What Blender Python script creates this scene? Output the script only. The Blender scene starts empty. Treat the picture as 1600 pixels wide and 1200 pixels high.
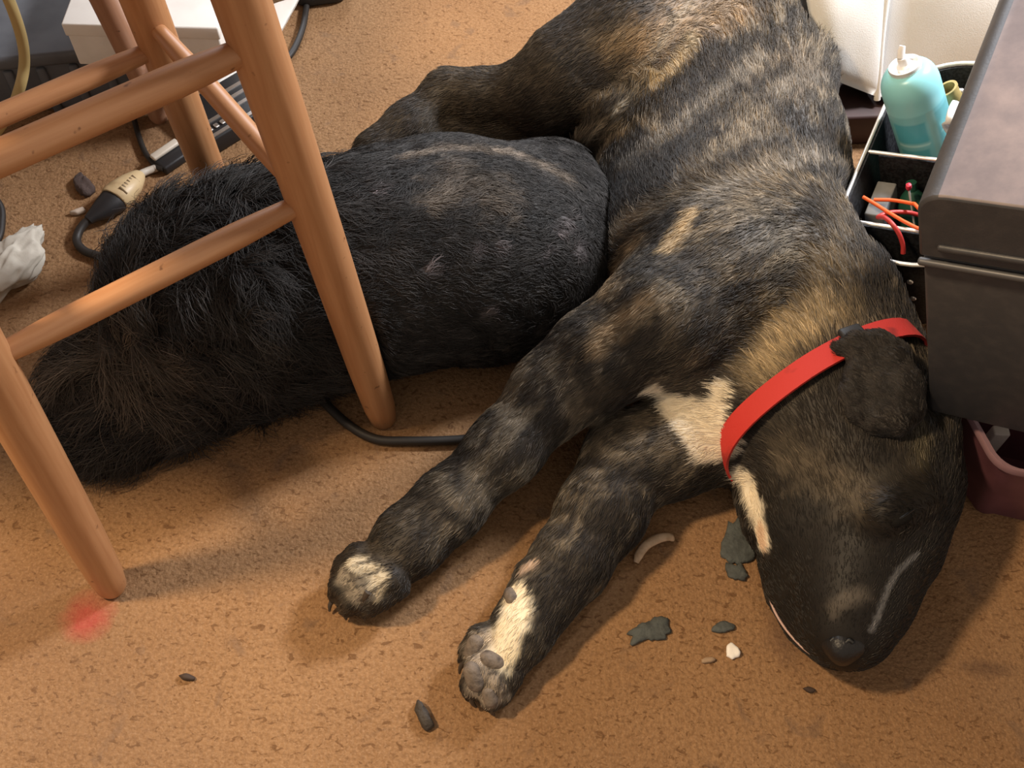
import bpy, bmesh, math, random
import numpy as np
from mathutils import Vector, Matrix

# ------------------------------------------------------------------ camera, world, lights, exposure
PITCH, ROLL, FOC = 0.9961, -0.0428, 1627.5
FW = np.array([0, math.cos(PITCH), -math.sin(PITCH)])
_r0 = np.array([1.0, 0, 0]); _d0 = np.cross(FW, _r0)
RT = math.cos(ROLL) * _r0 + math.sin(ROLL) * _d0
DN = -math.sin(ROLL) * _r0 + math.cos(ROLL) * _d0
EYE = np.array([0, 0, 1.0])
sc = bpy.context.scene
COL = sc.collection
cam = bpy.data.objects.new('camera', bpy.data.cameras.new('camera'))
COL.objects.link(cam)
M = Matrix.Identity(4)
for i in range(3):
    M[i][0] = RT[i]; M[i][1] = -DN[i]; M[i][2] = -FW[i]; M[i][3] = EYE[i]
cam.matrix_world = M
cam.data.sensor_width = 36.0
cam.data.lens = FOC / 1600 * 36.0
cam.data.clip_start = 0.02
sc.camera = cam

w = bpy.data.worlds.new('room_light'); sc.world = w; w.use_nodes = True
w.node_tree.nodes['Background'].inputs[0].default_value = (1.0, 0.86, 0.74, 1)
w.node_tree.nodes['Background'].inputs[1].default_value = 0.43

def area(name, loc, target, size, power, color):
    L = bpy.data.lights.new(name, 'AREA'); L.energy = power; L.color = color; L.size = size; L.shape = 'DISK'
    o = bpy.data.objects.new(name, L); COL.objects.link(o)
    o.location = loc
    o.rotation_euler = (Vector(target) - Vector(loc)).to_track_quat('-Z', 'Y').to_euler()
    return o
area('ceiling_lamp', (-1.10, 0.38, 1.92), (0.0, 0.60, 0), 0.20, 42, (1.0, 0.74, 0.46))
area('back_lamp', (1.00, 1.42, 1.22), (0.50, 1.08, 0.1), 0.30, 45, (0.96, 0.96, 1.0))
area('window_light', (-0.35, 3.3, 1.45), (0.2, 0.9, 0.1), 0.95, 36, (0.84, 0.90, 1.0))

vs = sc.view_settings
vs.view_transform = 'Standard'; vs.look = 'None'; vs.gamma = 1.0; vs.exposure = 0.0
vs.use_curve_mapping = False

# ------------------------------------------------------------------ helpers
def ray(u, v):
    return FW + RT * (u - 800) / FOC + DN * (v - 600) / FOC
def at(u, v, z):
    "point of the room seen at pixel (u, v) at height z"
    d = ray(u, v)
    return EYE + d * ((z - 1.0) / d[2])
def on_plane(u, v, P, N):
    d = ray(u, v)
    return EYE + d * (np.dot(np.asarray(P) - EYE, N) / np.dot(d, N))
def pix(P):
    d = np.asarray(P) - EYE; k = d @ FW
    return 800 + FOC * (d @ RT) / k, 600 + FOC * (d @ DN) / k
TBA = 100
def depth(P):
    return float(np.dot(np.asarray(P) - EYE, FW))
def unit(v):
    v = np.asarray(v, float); return v / (np.linalg.norm(v) + 1e-12)
def smooth(a, b, x):
    t = np.clip((x - a) / (b - a), 0, 1); return t * t * (3 - 2 * t)

def link(o, parent=None):
    COL.objects.link(o)
    if parent is not None: o.parent = parent
    return o
def empty(name, loc, label, cat, group=None):
    o = bpy.data.objects.new(name, None); COL.objects.link(o)
    o.location = Vector(loc); o.empty_display_size = 0.05
    tag(o, label, cat, group); return o
def tag(o, label=None, cat=None, group=None, kind=None):
    if label: o['label'] = label
    if cat: o['category'] = cat
    if group: o['group'] = group
    if kind: o['kind'] = kind
    return o
def mesh(name, V, Fs, mat, parent=None, smooth_=True, label=None):
    """vertices are world coordinates; parents are unrotated empties, so subtract their location"""
    off = np.array(parent_loc(parent))
    me = bpy.data.meshes.new(name)
    me.from_pydata([tuple(np.asarray(p) - off) for p in V], [], [tuple(f) for f in Fs])
    me.update()
    if smooth_: me.polygons.foreach_set('use_smooth', [True] * len(me.polygons))
    me.materials.append(mat)
    o = link(bpy.data.objects.new(name, me), parent)
    if label: o['label'] = label
    return o
def parent_loc(p):
    t = np.zeros(3)
    while p is not None:
        t += np.array(p.location); p = p.parent
    return t
def from_bm(name, bm, mat, parent=None, smooth_=True, label=None):
    bmesh.ops.recalc_face_normals(bm, faces=bm.faces)
    V = [np.array(v.co) for v in bm.verts]
    bm.verts.index_update()
    Fs = [[v.index for v in f.verts] for f in bm.faces]
    bm.free()
    return mesh(name, V, Fs, mat, parent, smooth_, label)
def sharp(o, ang=40):
    me = o.data
    try: me.set_sharp_from_angle(angle=math.radians(ang))
    except Exception: pass
    return o

def catmull(pts, n):
    P = np.asarray(pts, float)
    Q = np.vstack([2 * P[0] - P[1], P, 2 * P[-1] - P[-2]])
    out = []
    for i in range(1, len(Q) - 2):
        for k in range(n):
            t = k / n
            a, b, c, d = Q[i - 1], Q[i], Q[i + 1], Q[i + 2]
            out.append(0.5 * ((2 * b) + (c - a) * t + (2 * a - 5 * b + 4 * c - d) * t * t + (3 * b - a - 3 * c + d) * t ** 3))
    out.append(P[-1])
    return np.array(out)
def tube_data(path, radii, seg=12, caps=True, flat=1.0, up=None):
    P = np.asarray(path, float); n = len(P)
    R = np.broadcast_to(np.asarray(radii, float), (n,))
    T = np.gradient(P, axis=0); T /= np.linalg.norm(T, axis=1)[:, None] + 1e-12
    a = np.array(up if up is not None else [0, 0, 1.0])
    if abs(np.dot(unit(a), T[0])) > 0.95: a = np.array([1.0, 0, 0])
    V = []; Fs = []
    for i in range(n):
        a = unit(a - np.dot(a, T[i]) * T[i]); b = np.cross(T[i], a)
        for k in range(seg):
            th = 2 * math.pi * k / seg
            V.append(P[i] + R[i] * (a * math.sin(th) * flat + b * math.cos(th)))
    for i in range(n - 1):
        for k in range(seg):
            k2 = (k + 1) % seg
            Fs.append((i * seg + k, i * seg + k2, (i + 1) * seg + k2, (i + 1) * seg + k))
    if caps:
        Fs.append(tuple(range(seg))[::-1]); Fs.append(tuple((n - 1) * seg + k for k in range(seg)))
    return V, Fs
def tube(name, path, radii, mat, parent=None, seg=12, label=None, flat=1.0, up=None):
    V, Fs = tube_data(path, radii, seg, True, flat, up)
    return sharp(mesh(name, V, Fs, mat, parent, True, label), 60)
def lathe(name, prof, base, axis, mat, parent=None, seg=32, label=None):
    "prof: (radius, height along axis)"
    ax = unit(axis); a = np.array([1.0, 0, 0]) if abs(ax[0]) < .8 else np.array([0, 1.0, 0])
    a = unit(a - np.dot(a, ax) * ax); b = np.cross(ax, a)
    V = []; Fs = []
    for r, h in prof:
        for k in range(seg):
            t = 2 * math.pi * k / seg
            V.append(np.asarray(base) + ax * h + r * (a * math.cos(t) + b * math.sin(t)))
    n = len(prof)
    for i in range(n - 1):
        for k in range(seg):
            k2 = (k + 1) % seg
            Fs.append((i * seg + k, i * seg + k2, (i + 1) * seg + k2, (i + 1) * seg + k))
    Fs.append(tuple(range(seg))[::-1]); Fs.append(tuple((n - 1) * seg + k for k in range(seg)))
    return sharp(mesh(name, V, Fs, mat, parent, True, label), 35)
def box_bm(O_, ex, ey, ez, bevel=0.0, seg=3, bm=None):
    "box from corner O_ along three edge vectors"
    bm = bm or bmesh.new()
    O_ = Vector(O_); ex, ey, ez = Vector(ex), Vector(ey), Vector(ez)
    vs_ = [bm.verts.new(O_ + ex * i + ey * j + ez * k) for k in (0, 1) for j in (0, 1) for i in (0, 1)]
    fs = [(0, 2, 3, 1), (4, 5, 7, 6), (0, 1, 5, 4), (2, 6, 7, 3), (0, 4, 6, 2), (1, 3, 7, 5)]
    faces = [bm.faces.new([vs_[i] for i in f]) for f in fs]
    if bevel > 0:
        ed = list({e for f in faces for e in f.edges})
        bmesh.ops.bevel(bm, geom=ed, offset=bevel, segments=seg, affect='EDGES', profile=0.5)
    return bm

# value noise
def _hash(i, j, k, s):
    n = (i * 374761393 + j * 668265263 + k * 1274126177 + s * 974634777) & 0xFFFFFFFF
    n = ((n ^ (n >> 13)) * 1103515245) & 0xFFFFFFFF
    n = ((n ^ (n >> 15)) * 2246822519) & 0xFFFFFFFF
    return ((n ^ (n >> 16)) & 0xFFFFFF) / float(0xFFFFFF)
def vnoise(P, s=0):
    P = np.asarray(P, float); I = np.floor(P).astype(np.int64); f = P - I; f = f * f * (3 - 2 * f)
    r = 0
    for a in (0, 1):
        for b in (0, 1):
            for c in (0, 1):
                wgt = (f[:, 0] if a else 1 - f[:, 0]) * (f[:, 1] if b else 1 - f[:, 1]) * (f[:, 2] if c else 1 - f[:, 2])
                r = r + wgt * _hash(I[:, 0] + a, I[:, 1] + b, I[:, 2] + c, s)
    return r
def fbm(P, s=0, o=3):
    t = 0; a = 0.5; tot = 0
    for i in range(o):
        t = t + a * vnoise(np.asarray(P) * 2 ** i, s + 17 * i); tot += a; a *= 0.5
    return t / tot

# ------------------------------------------------------------------ materials
def mat(name, base, rough=0.6, metal=0.0, spec=0.5, noise=None, bump=None, coat=0.0, sheen=0.0):
    """noise=(scale, colour2, lo, hi[, stretch]) mixes a second colour; bump=(scale, strength, distance)"""
    m = bpy.data.materials.new(name); m.use_nodes = True
    nt = m.node_tree; b = nt.nodes['Principled BSDF']
    b.inputs['Base Color'].default_value = (*base, 1); b.inputs['Roughness'].default_value = rough
    b.inputs['Metallic'].default_value = metal; b.inputs['Specular IOR Level'].default_value = spec
    b.inputs['Coat Weight'].default_value = coat; b.inputs['Sheen Weight'].default_value = sheen
    tc = nt.nodes.new('ShaderNodeTexCoord')
    if noise:
        n = nt.nodes.new('ShaderNodeTexNoise'); n.inputs['Scale'].default_value = noise[0]; n.inputs['Detail'].default_value = 6
        mp = nt.nodes.new('ShaderNodeMapping')
        if len(noise) > 4: mp.inputs['Scale'].default_value = noise[4]
        if len(noise) > 5: mp.inputs['Rotation'].default_value = noise[5]
        nt.links.new(tc.outputs['Object'], mp.inputs[0]); nt.links.new(mp.outputs[0], n.inputs['Vector'])
        r = nt.nodes.new('ShaderNodeMapRange'); r.inputs[1].default_value = noise[2]; r.inputs[2].default_value = noise[3]
        nt.links.new(n.outputs[0], r.inputs[0])
        mx = nt.nodes.new('ShaderNodeMix'); mx.data_type = 'RGBA'
        mx.inputs[6].default_value = (*base, 1); mx.inputs[7].default_value = (*noise[1], 1)
        nt.links.new(r.outputs[0], mx.inputs[0]); nt.links.new(mx.outputs[2], b.inputs['Base Color'])
    if bump:
        n2 = nt.nodes.new('ShaderNodeTexNoise'); n2.inputs['Scale'].default_value = bump[0]; n2.inputs['Detail'].default_value = 5
        nt.links.new(tc.outputs['Object'], n2.inputs['Vector'])
        bp = nt.nodes.new('ShaderNodeBump'); bp.inputs['Strength'].default_value = bump[1]; bp.inputs['Distance'].default_value = bump[2]
        nt.links.new(n2.outputs[0], bp.inputs['Height']); nt.links.new(bp.outputs[0], b.inputs['Normal'])
    return m

def carpet_material():
    m = bpy.data.materials.new('carpet'); m.use_nodes = True
    nt = m.node_tree; L = nt.links; N = nt.nodes; b = N['Principled BSDF']
    b.inputs['Roughness'].default_value = 0.95; b.inputs['Specular IOR Level'].default_value = 0.1
    tc = N.new('ShaderNodeTexCoord')
    def noise(scale, detail=4, stretch=None, dist=0.0):
        n = N.new('ShaderNodeTexNoise'); n.inputs['Scale'].default_value = scale; n.inputs['Detail'].default_value = detail
        n.inputs['Distortion'].default_value = dist
        if stretch:
            mp = N.new('ShaderNodeMapping'); mp.inputs['Scale'].default_value = stretch[0]; mp.inputs['Rotation'].default_value = stretch[1]
            L.new(tc.outputs['Object'], mp.inputs[0]); L.new(mp.outputs[0], n.inputs['Vector'])
        else: L.new(tc.outputs['Object'], n.inputs['Vector'])
        return n.outputs[0]
    def rng(s, a, b_, c=0., d=1.):
        r = N.new('ShaderNodeMapRange'); L.new(s, r.inputs[0])
        for i, x in enumerate((a, b_, c, d)): r.inputs[i + 1].default_value = x
        return r.outputs[0]
    def mix(fac, A, B):
        mx = N.new('ShaderNodeMix'); mx.data_type = 'RGBA'
        L.new(fac, mx.inputs[0])
        for i, x in ((6, A), (7, B)):
            if isinstance(x, tuple): mx.inputs[i].default_value = (*x, 1)
            else: L.new(x, mx.inputs[i])
        return mx.outputs[2]
    def mul(a, k):
        q = N.new('ShaderNodeMath'); q.operation = 'MULTIPLY'
        L.new(a, q.inputs[0])
        if isinstance(k, float): q.inputs[1].default_value = k
        else: L.new(k, q.inputs[1])
        return q.outputs[0]
    c = mix(rng(noise(5, 5), .35, .7), (0.325, 0.186, 0.091), (0.262, 0.143, 0.068))
    c = mix(mul(rng(noise(230, 3), .42, .66), 0.55), c, (0.170, 0.088, 0.040))
    c = mix(mul(rng(noise(420, 2), .50, .72), 0.45), c, (0.43, 0.27, 0.15))
    # dark worn flecks between tufts
    c = mix(mul(rng(noise(88, 4, ((1.25, 2.0, 1), (0, 0, 0.35)), 0.9), .595, .655), 0.70), c, (0.125, 0.060, 0.026))
    c = mix(mul(rng(noise(24, 6, None, .8), .61, .70), 0.5), c, (0.17, 0.105, 0.066))
    c = mix(mul(rng(noise(2.3, 4), .54, .75), 0.38), c, (0.22, 0.15, 0.105))
    def stain(P, r, colr, amt, stretch=(1, 1)):
        nonlocal c
        vm = N.new('ShaderNodeVectorMath'); vm.operation = 'SUBTRACT'; L.new(tc.outputs['Object'], vm.inputs[0]); vm.inputs[1].default_value = (P[0], P[1], 0)
        v2 = N.new('ShaderNodeVectorMath'); v2.operation = 'MULTIPLY'; L.new(vm.outputs[0], v2.inputs[0]); v2.inputs[1].default_value = (stretch[0], stretch[1], 0)
        ln = N.new('ShaderNodeVectorMath'); ln.operation = 'LENGTH'; L.new(v2.outputs[0], ln.inputs[0])
        ad = N.new('ShaderNodeMath'); ad.operation = 'MULTIPLY_ADD'; L.new(noise(38, 4), ad.inputs[0]); ad.inputs[1].default_value = r * 0.9; L.new(ln.outputs[1], ad.inputs[2])
        f = rng(ad.outputs[0], r * 0.75, r * 1.45, amt, 0.0)
        c = mix(f, c, colr)
    for (u, v), r, colr, amt, st in [((135, 965), .030, (0.42, 0.045, 0.05), .60, (1, 1)),
                                ((1240, 985), .036, (0.15, 0.085, 0.055), .6, (1, .8)),
                                ((1310, 300), .05, (0.12, 0.07, 0.04), .4, (1, 1)),
                                ((1540, 1045), .022, (0.12, 0.07, 0.045), .6, (.6, 1.8)),
                                ((295, 520), .05, (0.15, 0.10, 0.08), .4, (1, 1))]:
        P = at(u, v, 0); stain(P, r, colr, amt, st)
    L.new(c, b.inputs['Base Color'])
    h1 = noise(260, 4); h2 = noise(70, 4)
    ad = N.new('ShaderNodeMath'); ad.operation = 'ADD'; L.new(h1, ad.inputs[0]); L.new(h2, ad.inputs[1])
    bp = N.new('ShaderNodeBump'); bp.inputs['Strength'].default_value = 0.55; bp.inputs['Distance'].default_value = 0.004
    L.new(ad.outputs[0], bp.inputs['Height']); L.new(bp.outputs[0], b.inputs['Normal'])
    return m

def wood_material(name, c1, c2, spots=True):
    m = bpy.data.materials.new(name); m.use_nodes = True
    nt = m.node_tree; L = nt.links; N = nt.nodes; b = N['Principled BSDF']
    b.inputs['Roughness'].default_value = 0.42; b.inputs['Specular IOR Level'].default_value = 0.45
    at_ = N.new('ShaderNodeAttribute'); at_.attribute_name = 'grain'
    mp = N.new('ShaderNodeMapping'); mp.inputs['Scale'].default_value = (170, 170, 9)
    L.new(at_.outputs['Vector'], mp.inputs[0])
    n = N.new('ShaderNodeTexNoise'); n.inputs['Scale'].default_value = 1; n.inputs['Detail'].default_value = 5; n.inputs['Distortion'].default_value = .6
    L.new(mp.outputs[0], n.inputs['Vector'])
    r = N.new('ShaderNodeMapRange'); r.inputs[1].default_value = .3; r.inputs[2].default_value = .72; L.new(n.outputs[0], r.inputs[0])
    mx = N.new('ShaderNodeMix'); mx.data_type = 'RGBA'; mx.inputs[6].default_value = (*c1, 1); mx.inputs[7].default_value = (*c2, 1)
    L.new(r.outputs[0], mx.inputs[0]); out = mx.outputs[2]
    n2 = N.new('ShaderNodeTexNoise'); n2.inputs['Scale'].default_value = 95; n2.inputs['Detail'].default_value = 2
    L.new(at_.outputs['Vector'], n2.inputs['Vector'])
    r2 = N.new('ShaderNodeMapRange'); r2.inputs[1].default_value = .70; r2.inputs[2].default_value = .76; r2.inputs[4].default_value = .7; L.new(n2.outputs[0], r2.inputs[0])
    mx2 = N.new('ShaderNodeMix'); mx2.data_type = 'RGBA'; L.new(r2.outputs[0], mx2.inputs[0]); L.new(out, mx2.inputs[6]); mx2.inputs[7].default_value = (0.10, 0.035, 0.012, 1)
    L.new(mx2.outputs[2], b.inputs['Base Color'])
    return m

def coat_material(name, rough=0.55, spec=0.25):
    m = bpy.data.materials.new(name); m.use_nodes = True
    nt = m.node_tree; b = nt.nodes['Principled BSDF']
    b.inputs['Roughness'].default_value = rough; b.inputs['Specular IOR Level'].default_value = spec
    a = nt.nodes.new('ShaderNodeAttribute'); a.attribute_name = 'coat'
    nt.links.new(a.outputs['Color'], b.inputs['Base Color'])
    return m

WOOD = wood_material('stool_wood', (0.50, 0.250, 0.112), (0.40, 0.180, 0.074))
WOOD_RED = wood_material('table_wood', (0.42, 0.225, 0.135), (0.34, 0.165, 0.095))
SKIN_COAT = coat_material('dog_skin'); FUR = coat_material('dog_fur', 0.5, 0.35)
BLACK_FUR = coat_material('black_dog_fur', 0.55, 0.25)
BLACK_PLASTIC = mat('black_plastic', (0.018, 0.017, 0.018), .5, bump=(400, .1, .001))
CORD = mat('black_cord', (0.022, 0.018, 0.015), .55)
STEEL = mat('bright_steel', (0.86, 0.85, 0.82), .35, .45)
TAN_PLASTIC = mat('tan_plastic', (0.60, 0.45, 0.25), .45, noise=(60, (0.42, 0.29, 0.15), .45, .75))
WHITE_CARD = mat('white_card', (0.88, 0.84, 0.77), .8, noise=(25, (0.78, 0.73, 0.66), .45, .8))
WHITE_CLOTH = mat('white_cloth', (0.88, 0.86, 0.82), .9, noise=(9, (0.78, 0.75, 0.70), .4, .75), bump=(700, .25, .001), sheen=.2)
PAPER = mat('tissue_paper', (0.50, 0.46, 0.385), .9, bump=(60, .4, .004))

def set_grain(o, P0, axis):
    "grain attribute: coordinates with z along the timber"
    me = o.data; n = len(me.vertices)
    co = np.empty(n * 3); me.vertices.foreach_get('co', co); co = co.reshape(-1, 3) + parent_loc(o.parent)
    ax = unit(axis); a = unit(np.cross(ax, [0.3, 0.7, 0.2])); b = np.cross(ax, a)
    d = co - np.asarray(P0); seed = abs(hash((round(P0[0], 3), round(P0[1], 3)))) % 50
    g = np.stack([d @ a + seed * .13, d @ b + seed * .07, d @ ax], 1)
    at_ = me.attributes.new('grain', 'FLOAT_VECTOR', 'POINT'); at_.data.foreach_set('vector', g.ravel())

# ------------------------------------------------------------------ setting: carpeted floor
nx = 2
fl = mesh('floor', [(-2.2, -1.2, 0), (2.6, -1.2, 0), (2.6, 3.4, 0), (-2.2, 3.4, 0), (-2.2, -1.2, -.02), (2.6, -1.2, -.02), (2.6, 3.4, -.02), (-2.2, 3.4, -.02)],
          [(0, 1, 2, 3), (7, 6, 5, 4), (0, 4, 5, 1), (1, 5, 6, 2), (2, 6, 7, 3), (3, 7, 4, 0)], carpet_material(), None, False)
tag(fl, 'worn brown low pile carpet with dark flecks', kind='structure')

# ------------------------------------------------------------------ wooden stool
SCX, SCY, STH, SA, SB, SK = -.3743, .6171, .6944, .1637, .1682, .4281
def leg_pt(sx, sy, z):
    q = 1 - SK * z; lx, ly = sx * SA * q, sy * SB * q
    return np.array([SCX + lx * math.cos(STH) - ly * math.sin(STH), SCY + lx * math.sin(STH) + ly * math.cos(STH), z])
stool = empty('wooden_stool', (SCX, SCY, 0), 'tall honey brown wooden stool with splayed round legs and rungs', 'stool')
SEAT_Z = .70
for s in ((-1, -1), (1, -1), (1, 1), (-1, 1)):
    P = [leg_pt(*s, z) for z in (0.0, .006, .03, .10, .22, .40, .55, SEAT_Z + .005)]
    o = tube('leg', P, [.0125, .0150, .0172, .0188, .0195, .0200, .0200, .0190], WOOD, stool, 28)
    set_grain(o, P[0], P[-1] - P[0])
def rung(sa, sb, z, r=.0086, za=None):
    A, B = leg_pt(*sa, z if za is None else za), leg_pt(*sb, z)
    t = np.linspace(0, 1, 13)
    P = [A + (B - A) * k for k in t]
    R = r * (0.74 + 0.30 * np.clip(np.sin(np.pi * t) * 1.5, 0, 1))
    o = tube('rung', P, R, WOOD, stool, 20); set_grain(o, A, B - A)
rung((-1, -1), (1, -1), .3495, .0105, za=.353)
rung((-1, -1), (1, -1), .5050, .0115, za=.507)
rung((-1, 1), (1, 1), .3145, .0105)
rung((1, 1), (1, -1), .3475, .0092)
rung((-1, 1), (-1, -1), .3475, .0092)
rung((-1, 1), (-1, -1), .5000, .0092)
o = lathe('seat', [(.0, 0), (.150, .001), (.166, .006), (.170, .014), (.168, .024), (.158, .030), (.10, .027), (.0, .025)], (SCX, SCY, SEAT_Z), (0, 0, 1), WOOD, stool, 48)
set_grain(o, (SCX, SCY, SEAT_Z), (1, .2, 0))

# ------------------------------------------------------------------ table behind the stool (one slim leg shows)
D0 = at(250, 186, 0); D1 = at(162, 0, .235); D1 = D0 + (D1 - D0) * 1.0
tz = .72; dirD = (D1 - D0) / D1[2]
table = empty('wooden_table', (D0[0] - .38, D0[1] - .02, 0), 'reddish wooden table behind the stool, only one slim round leg showing', 'table')
def tleg(x, y, lean):
    P = [np.array([x, y, 0]) + np.array([lean[0], lean[1], 1]) * z for z in (0, .01, .08, .3, tz)]
    o = tube('leg', P, [.010, .0125, .0140, .0155, .0165], WOOD_RED, table, 22); set_grain(o, P[0], P[-1] - P[0])
tleg(D0[0], D0[1], (dirD[0], dirD[1]))
tleg(D0[0] - .60, D0[1] + .0, (-dirD[0] * .4, dirD[1]))
tleg(D0[0], D0[1] + .55, (dirD[0], -dirD[1]))
tleg(D0[0] - .60, D0[1] + .55, (-dirD[0] * .4, -dirD[1]))
o = from_bm('tabletop', box_bm((D0[0] - .86, .44, tz), (.82, 0, 0), (0, D0[1] + .62 - .44, 0), (0, 0, .028), .008), WOOD_RED, table)  # unseen top, extended forward of the legs to shade the carpet at left
sharp(o); set_grain(o, (D0[0], D0[1], tz), (0, 1, 0))

# ------------------------------------------------------------------ distance-field modelling for the two dogs
def seg_pt(P, a, b):
    ba = b - a; t = np.clip(((P - a) @ ba) / (ba @ ba + 1e-12), 0, 1)
    return t
class Body:
    def __init__(s): s.prims = []; s.carves = []
    def chain(s, pts, zone, k=.022, flow=1, fl=1.0):
        """pts: (u, v, z, radius m) ; flow +1 hair runs along the chain"""
        W = [(at(u, v, z), r) for u, v, z, r in pts]
        for (a, ra), (b, rb) in zip(W[:-1], W[1:]):
            s.prims.append(('cone', a, b, ra, rb, k, zone, unit(b - a) * flow, fl))
        return W
    def wchain(s, pts, zone, k=.022, flow=1, fl=1.0):
        W = [(np.array(p[:3], float), p[3]) for p in pts]
        for (a, ra), (b, rb) in zip(W[:-1], W[1:]):
            s.prims.append(('cone', a, b, ra, rb, k, zone, unit(b - a) * flow, fl))
    def ball(s, P, r, zone, k=.015, flow=(0, 0, 0)):
        s.prims.append(('cone', np.array(P, float), np.array(P, float) + 1e-5, r, r, k, zone, np.array(flow, float), 1.0))
    def dist(s, pr, P):
        _, a, b, ra, rb = pr[:5]
        t = seg_pt(P, a, b)
        d = P - (a + t[:, None] * (b - a))
        if pr[8] != 1.0: d = d * np.array([1, 1, pr[8]])
        return np.sqrt((d * d).sum(1)) - (ra + t * (rb - ra))
    def field(s, P):
        d = np.full(len(P), 1e3)
        for pr in s.prims:
            k = pr[5]
            lo = np.minimum(pr[1], pr[2]) - max(pr[3], pr[4]) - .06; hi = np.maximum(pr[1], pr[2]) + max(pr[3], pr[4]) + .06
            I = np.nonzero(((P > lo) & (P < hi)).all(1))[0]
            if not len(I): continue
            e = s.dist(pr, P[I]); d0 = d[I]
            h = np.clip(k - np.abs(d0 - e), 0, None) / k
            d[I] = np.minimum(d0, e) - h * h * k * .25
        for fn, gap in s.carves: d = np.maximum(d, gap - fn(P))
        return d
    def surf(s, uv, lift=0.0):
        "first point of the body under each pixel"
        D_ = np.array([ray(*p) for p in uv]); D_ /= np.linalg.norm(D_, axis=1)[:, None]
        t = np.full(len(uv), .55)
        for _ in range(90):
            f = s.field(EYE + D_ * t[:, None]); t += np.clip(f, -.01, .05) * .8
        P = EYE + D_ * t[:, None]; low = P[:, 2] < .002
        for i in np.nonzero(low)[0]: P[i] = at(uv[i][0], uv[i][1], .004)
        return P - D_ * lift
    def weights(s, P, soft=.014):
        Wt = np.zeros((len(P), len(s.prims)))
        for j, pr in enumerate(s.prims):
            Wt[:, j] = np.exp(-np.clip(s.dist(pr, P), -.01, None) / soft)
        Wt /= Wt.sum(1, keepdims=True) + 1e-12
        return Wt
    def surface(s, h, extra=None):
        lo = np.min([np.minimum(p[1], p[2]) - max(p[3], p[4]) for p in s.prims], 0) - .03
        hi = np.max([np.maximum(p[1], p[2]) + max(p[3], p[4]) for p in s.prims], 0) + .03
        lo[2] = -2 * h
        n = np.ceil((hi - lo) / h).astype(int) + 1
        X, Y, Z = np.meshgrid(*[lo[i] + h * np.arange(n[i]) for i in range(3)], indexing='ij')
        P = np.stack([X.ravel(), Y.ravel(), Z.ravel()], 1)
        D = s.field(P)
        if extra: D = extra(P, D)
        D = np.maximum(D, .0015 - P[:, 2]).reshape(n)
        return surface_nets(D, lo, h)
def surface_nets(D, lo, h):
    S = D < 0
    c = [S[i:S.shape[0] - 1 + i, j:S.shape[1] - 1 + j, k:S.shape[2] - 1 + k] for i in (0, 1) for j in (0, 1) for k in (0, 1)]
    tot = sum(x.astype(np.int8) for x in c)
    act = (tot > 0) & (tot < 8)
    idx = -np.ones(act.shape, np.int64); cells = np.argwhere(act); idx[act] = np.arange(len(cells))
    acc = np.zeros((len(cells), 3)); cnt = np.zeros(len(cells))
    corners = [np.array([i, j, k]) for i in (0, 1) for j in (0, 1) for k in (0, 1)]
    for a in range(8):
        for b in range(a + 1, 8):
            if np.abs(corners[a] - corners[b]).sum() != 1: continue
            pa, pb = cells + corners[a], cells + corners[b]
            da, db = D[pa[:, 0], pa[:, 1], pa[:, 2]], D[pb[:, 0], pb[:, 1], pb[:, 2]]
            m = (da < 0) != (db < 0)
            t = da[m] / (da[m] - db[m])
            acc[m] += pa[m] + (pb[m] - pa[m]) * t[:, None]; cnt[m] += 1
    V = lo + h * acc / cnt[:, None]
    Q = []
    for ax in range(3):
        sl0 = [slice(1, -1)] * 3; sl1 = [slice(1, -1)] * 3
        sl0[ax] = slice(0, -1); sl1[ax] = slice(1, None)
        A, B = S[tuple(sl0)], S[tuple(sl1)]
        E = np.argwhere(A != B)
        off = np.array([1, 1, 1]); off[ax] = 0
        E = E + off
        flip = S[E[:, 0], E[:, 1], E[:, 2]]
        u = np.zeros(3, int); v = np.zeros(3, int); u[(ax + 1) % 3] = 1; v[(ax + 2) % 3] = 1
        q = [idx[tuple((E - du * u - dv * v).T)] for du, dv in ((1, 1), (0, 1), (0, 0), (1, 0))]
        q = np.stack(q, 1); q[~flip] = q[~flip][:, ::-1]
        Q.append(q)
    Q = np.vstack(Q); Q = Q[(Q >= 0).all(1)]
    return V, Q
def relax(V, Q, it=2, lam=.5):
    e = np.vstack([Q[:, [0, 1]], Q[:, [1, 2]], Q[:, [2, 3]], Q[:, [3, 0]]])
    for _ in range(it):
        s_ = np.zeros_like(V); n = np.zeros(len(V))
        np.add.at(s_, e[:, 0], V[e[:, 1]]); np.add.at(s_, e[:, 1], V[e[:, 0]])
        np.add.at(n, e[:, 0], 1); np.add.at(n, e[:, 1], 1)
        V = V + lam * (s_ / n[:, None] - V)
    return V
def body_mesh(name, V, Q, colors, m, parent):
    off = parent_loc(parent)
    me = bpy.data.meshes.new(name)
    me.vertices.add(len(V)); me.vertices.foreach_set('co', (V - off).astype(np.float32).ravel())
    me.loops.add(len(Q) * 4); me.polygons.add(len(Q))
    me.polygons.foreach_set('loop_start', np.arange(len(Q)) * 4)
    me.loops.foreach_set('vertex_index', Q.astype(np.int32).ravel())
    me.update(calc_edges=True); me.validate()
    me.polygons.foreach_set('use_smooth', [True] * len(me.polygons))
    ca = me.attributes.new('coat', 'FLOAT_COLOR', 'POINT')
    ca.data.foreach_set('color', np.hstack([colors, np.ones((len(V), 1))]).astype(np.float32).ravel())
    me.materials.append(m)
    return link(bpy.data.objects.new(name, me), parent)
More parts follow.
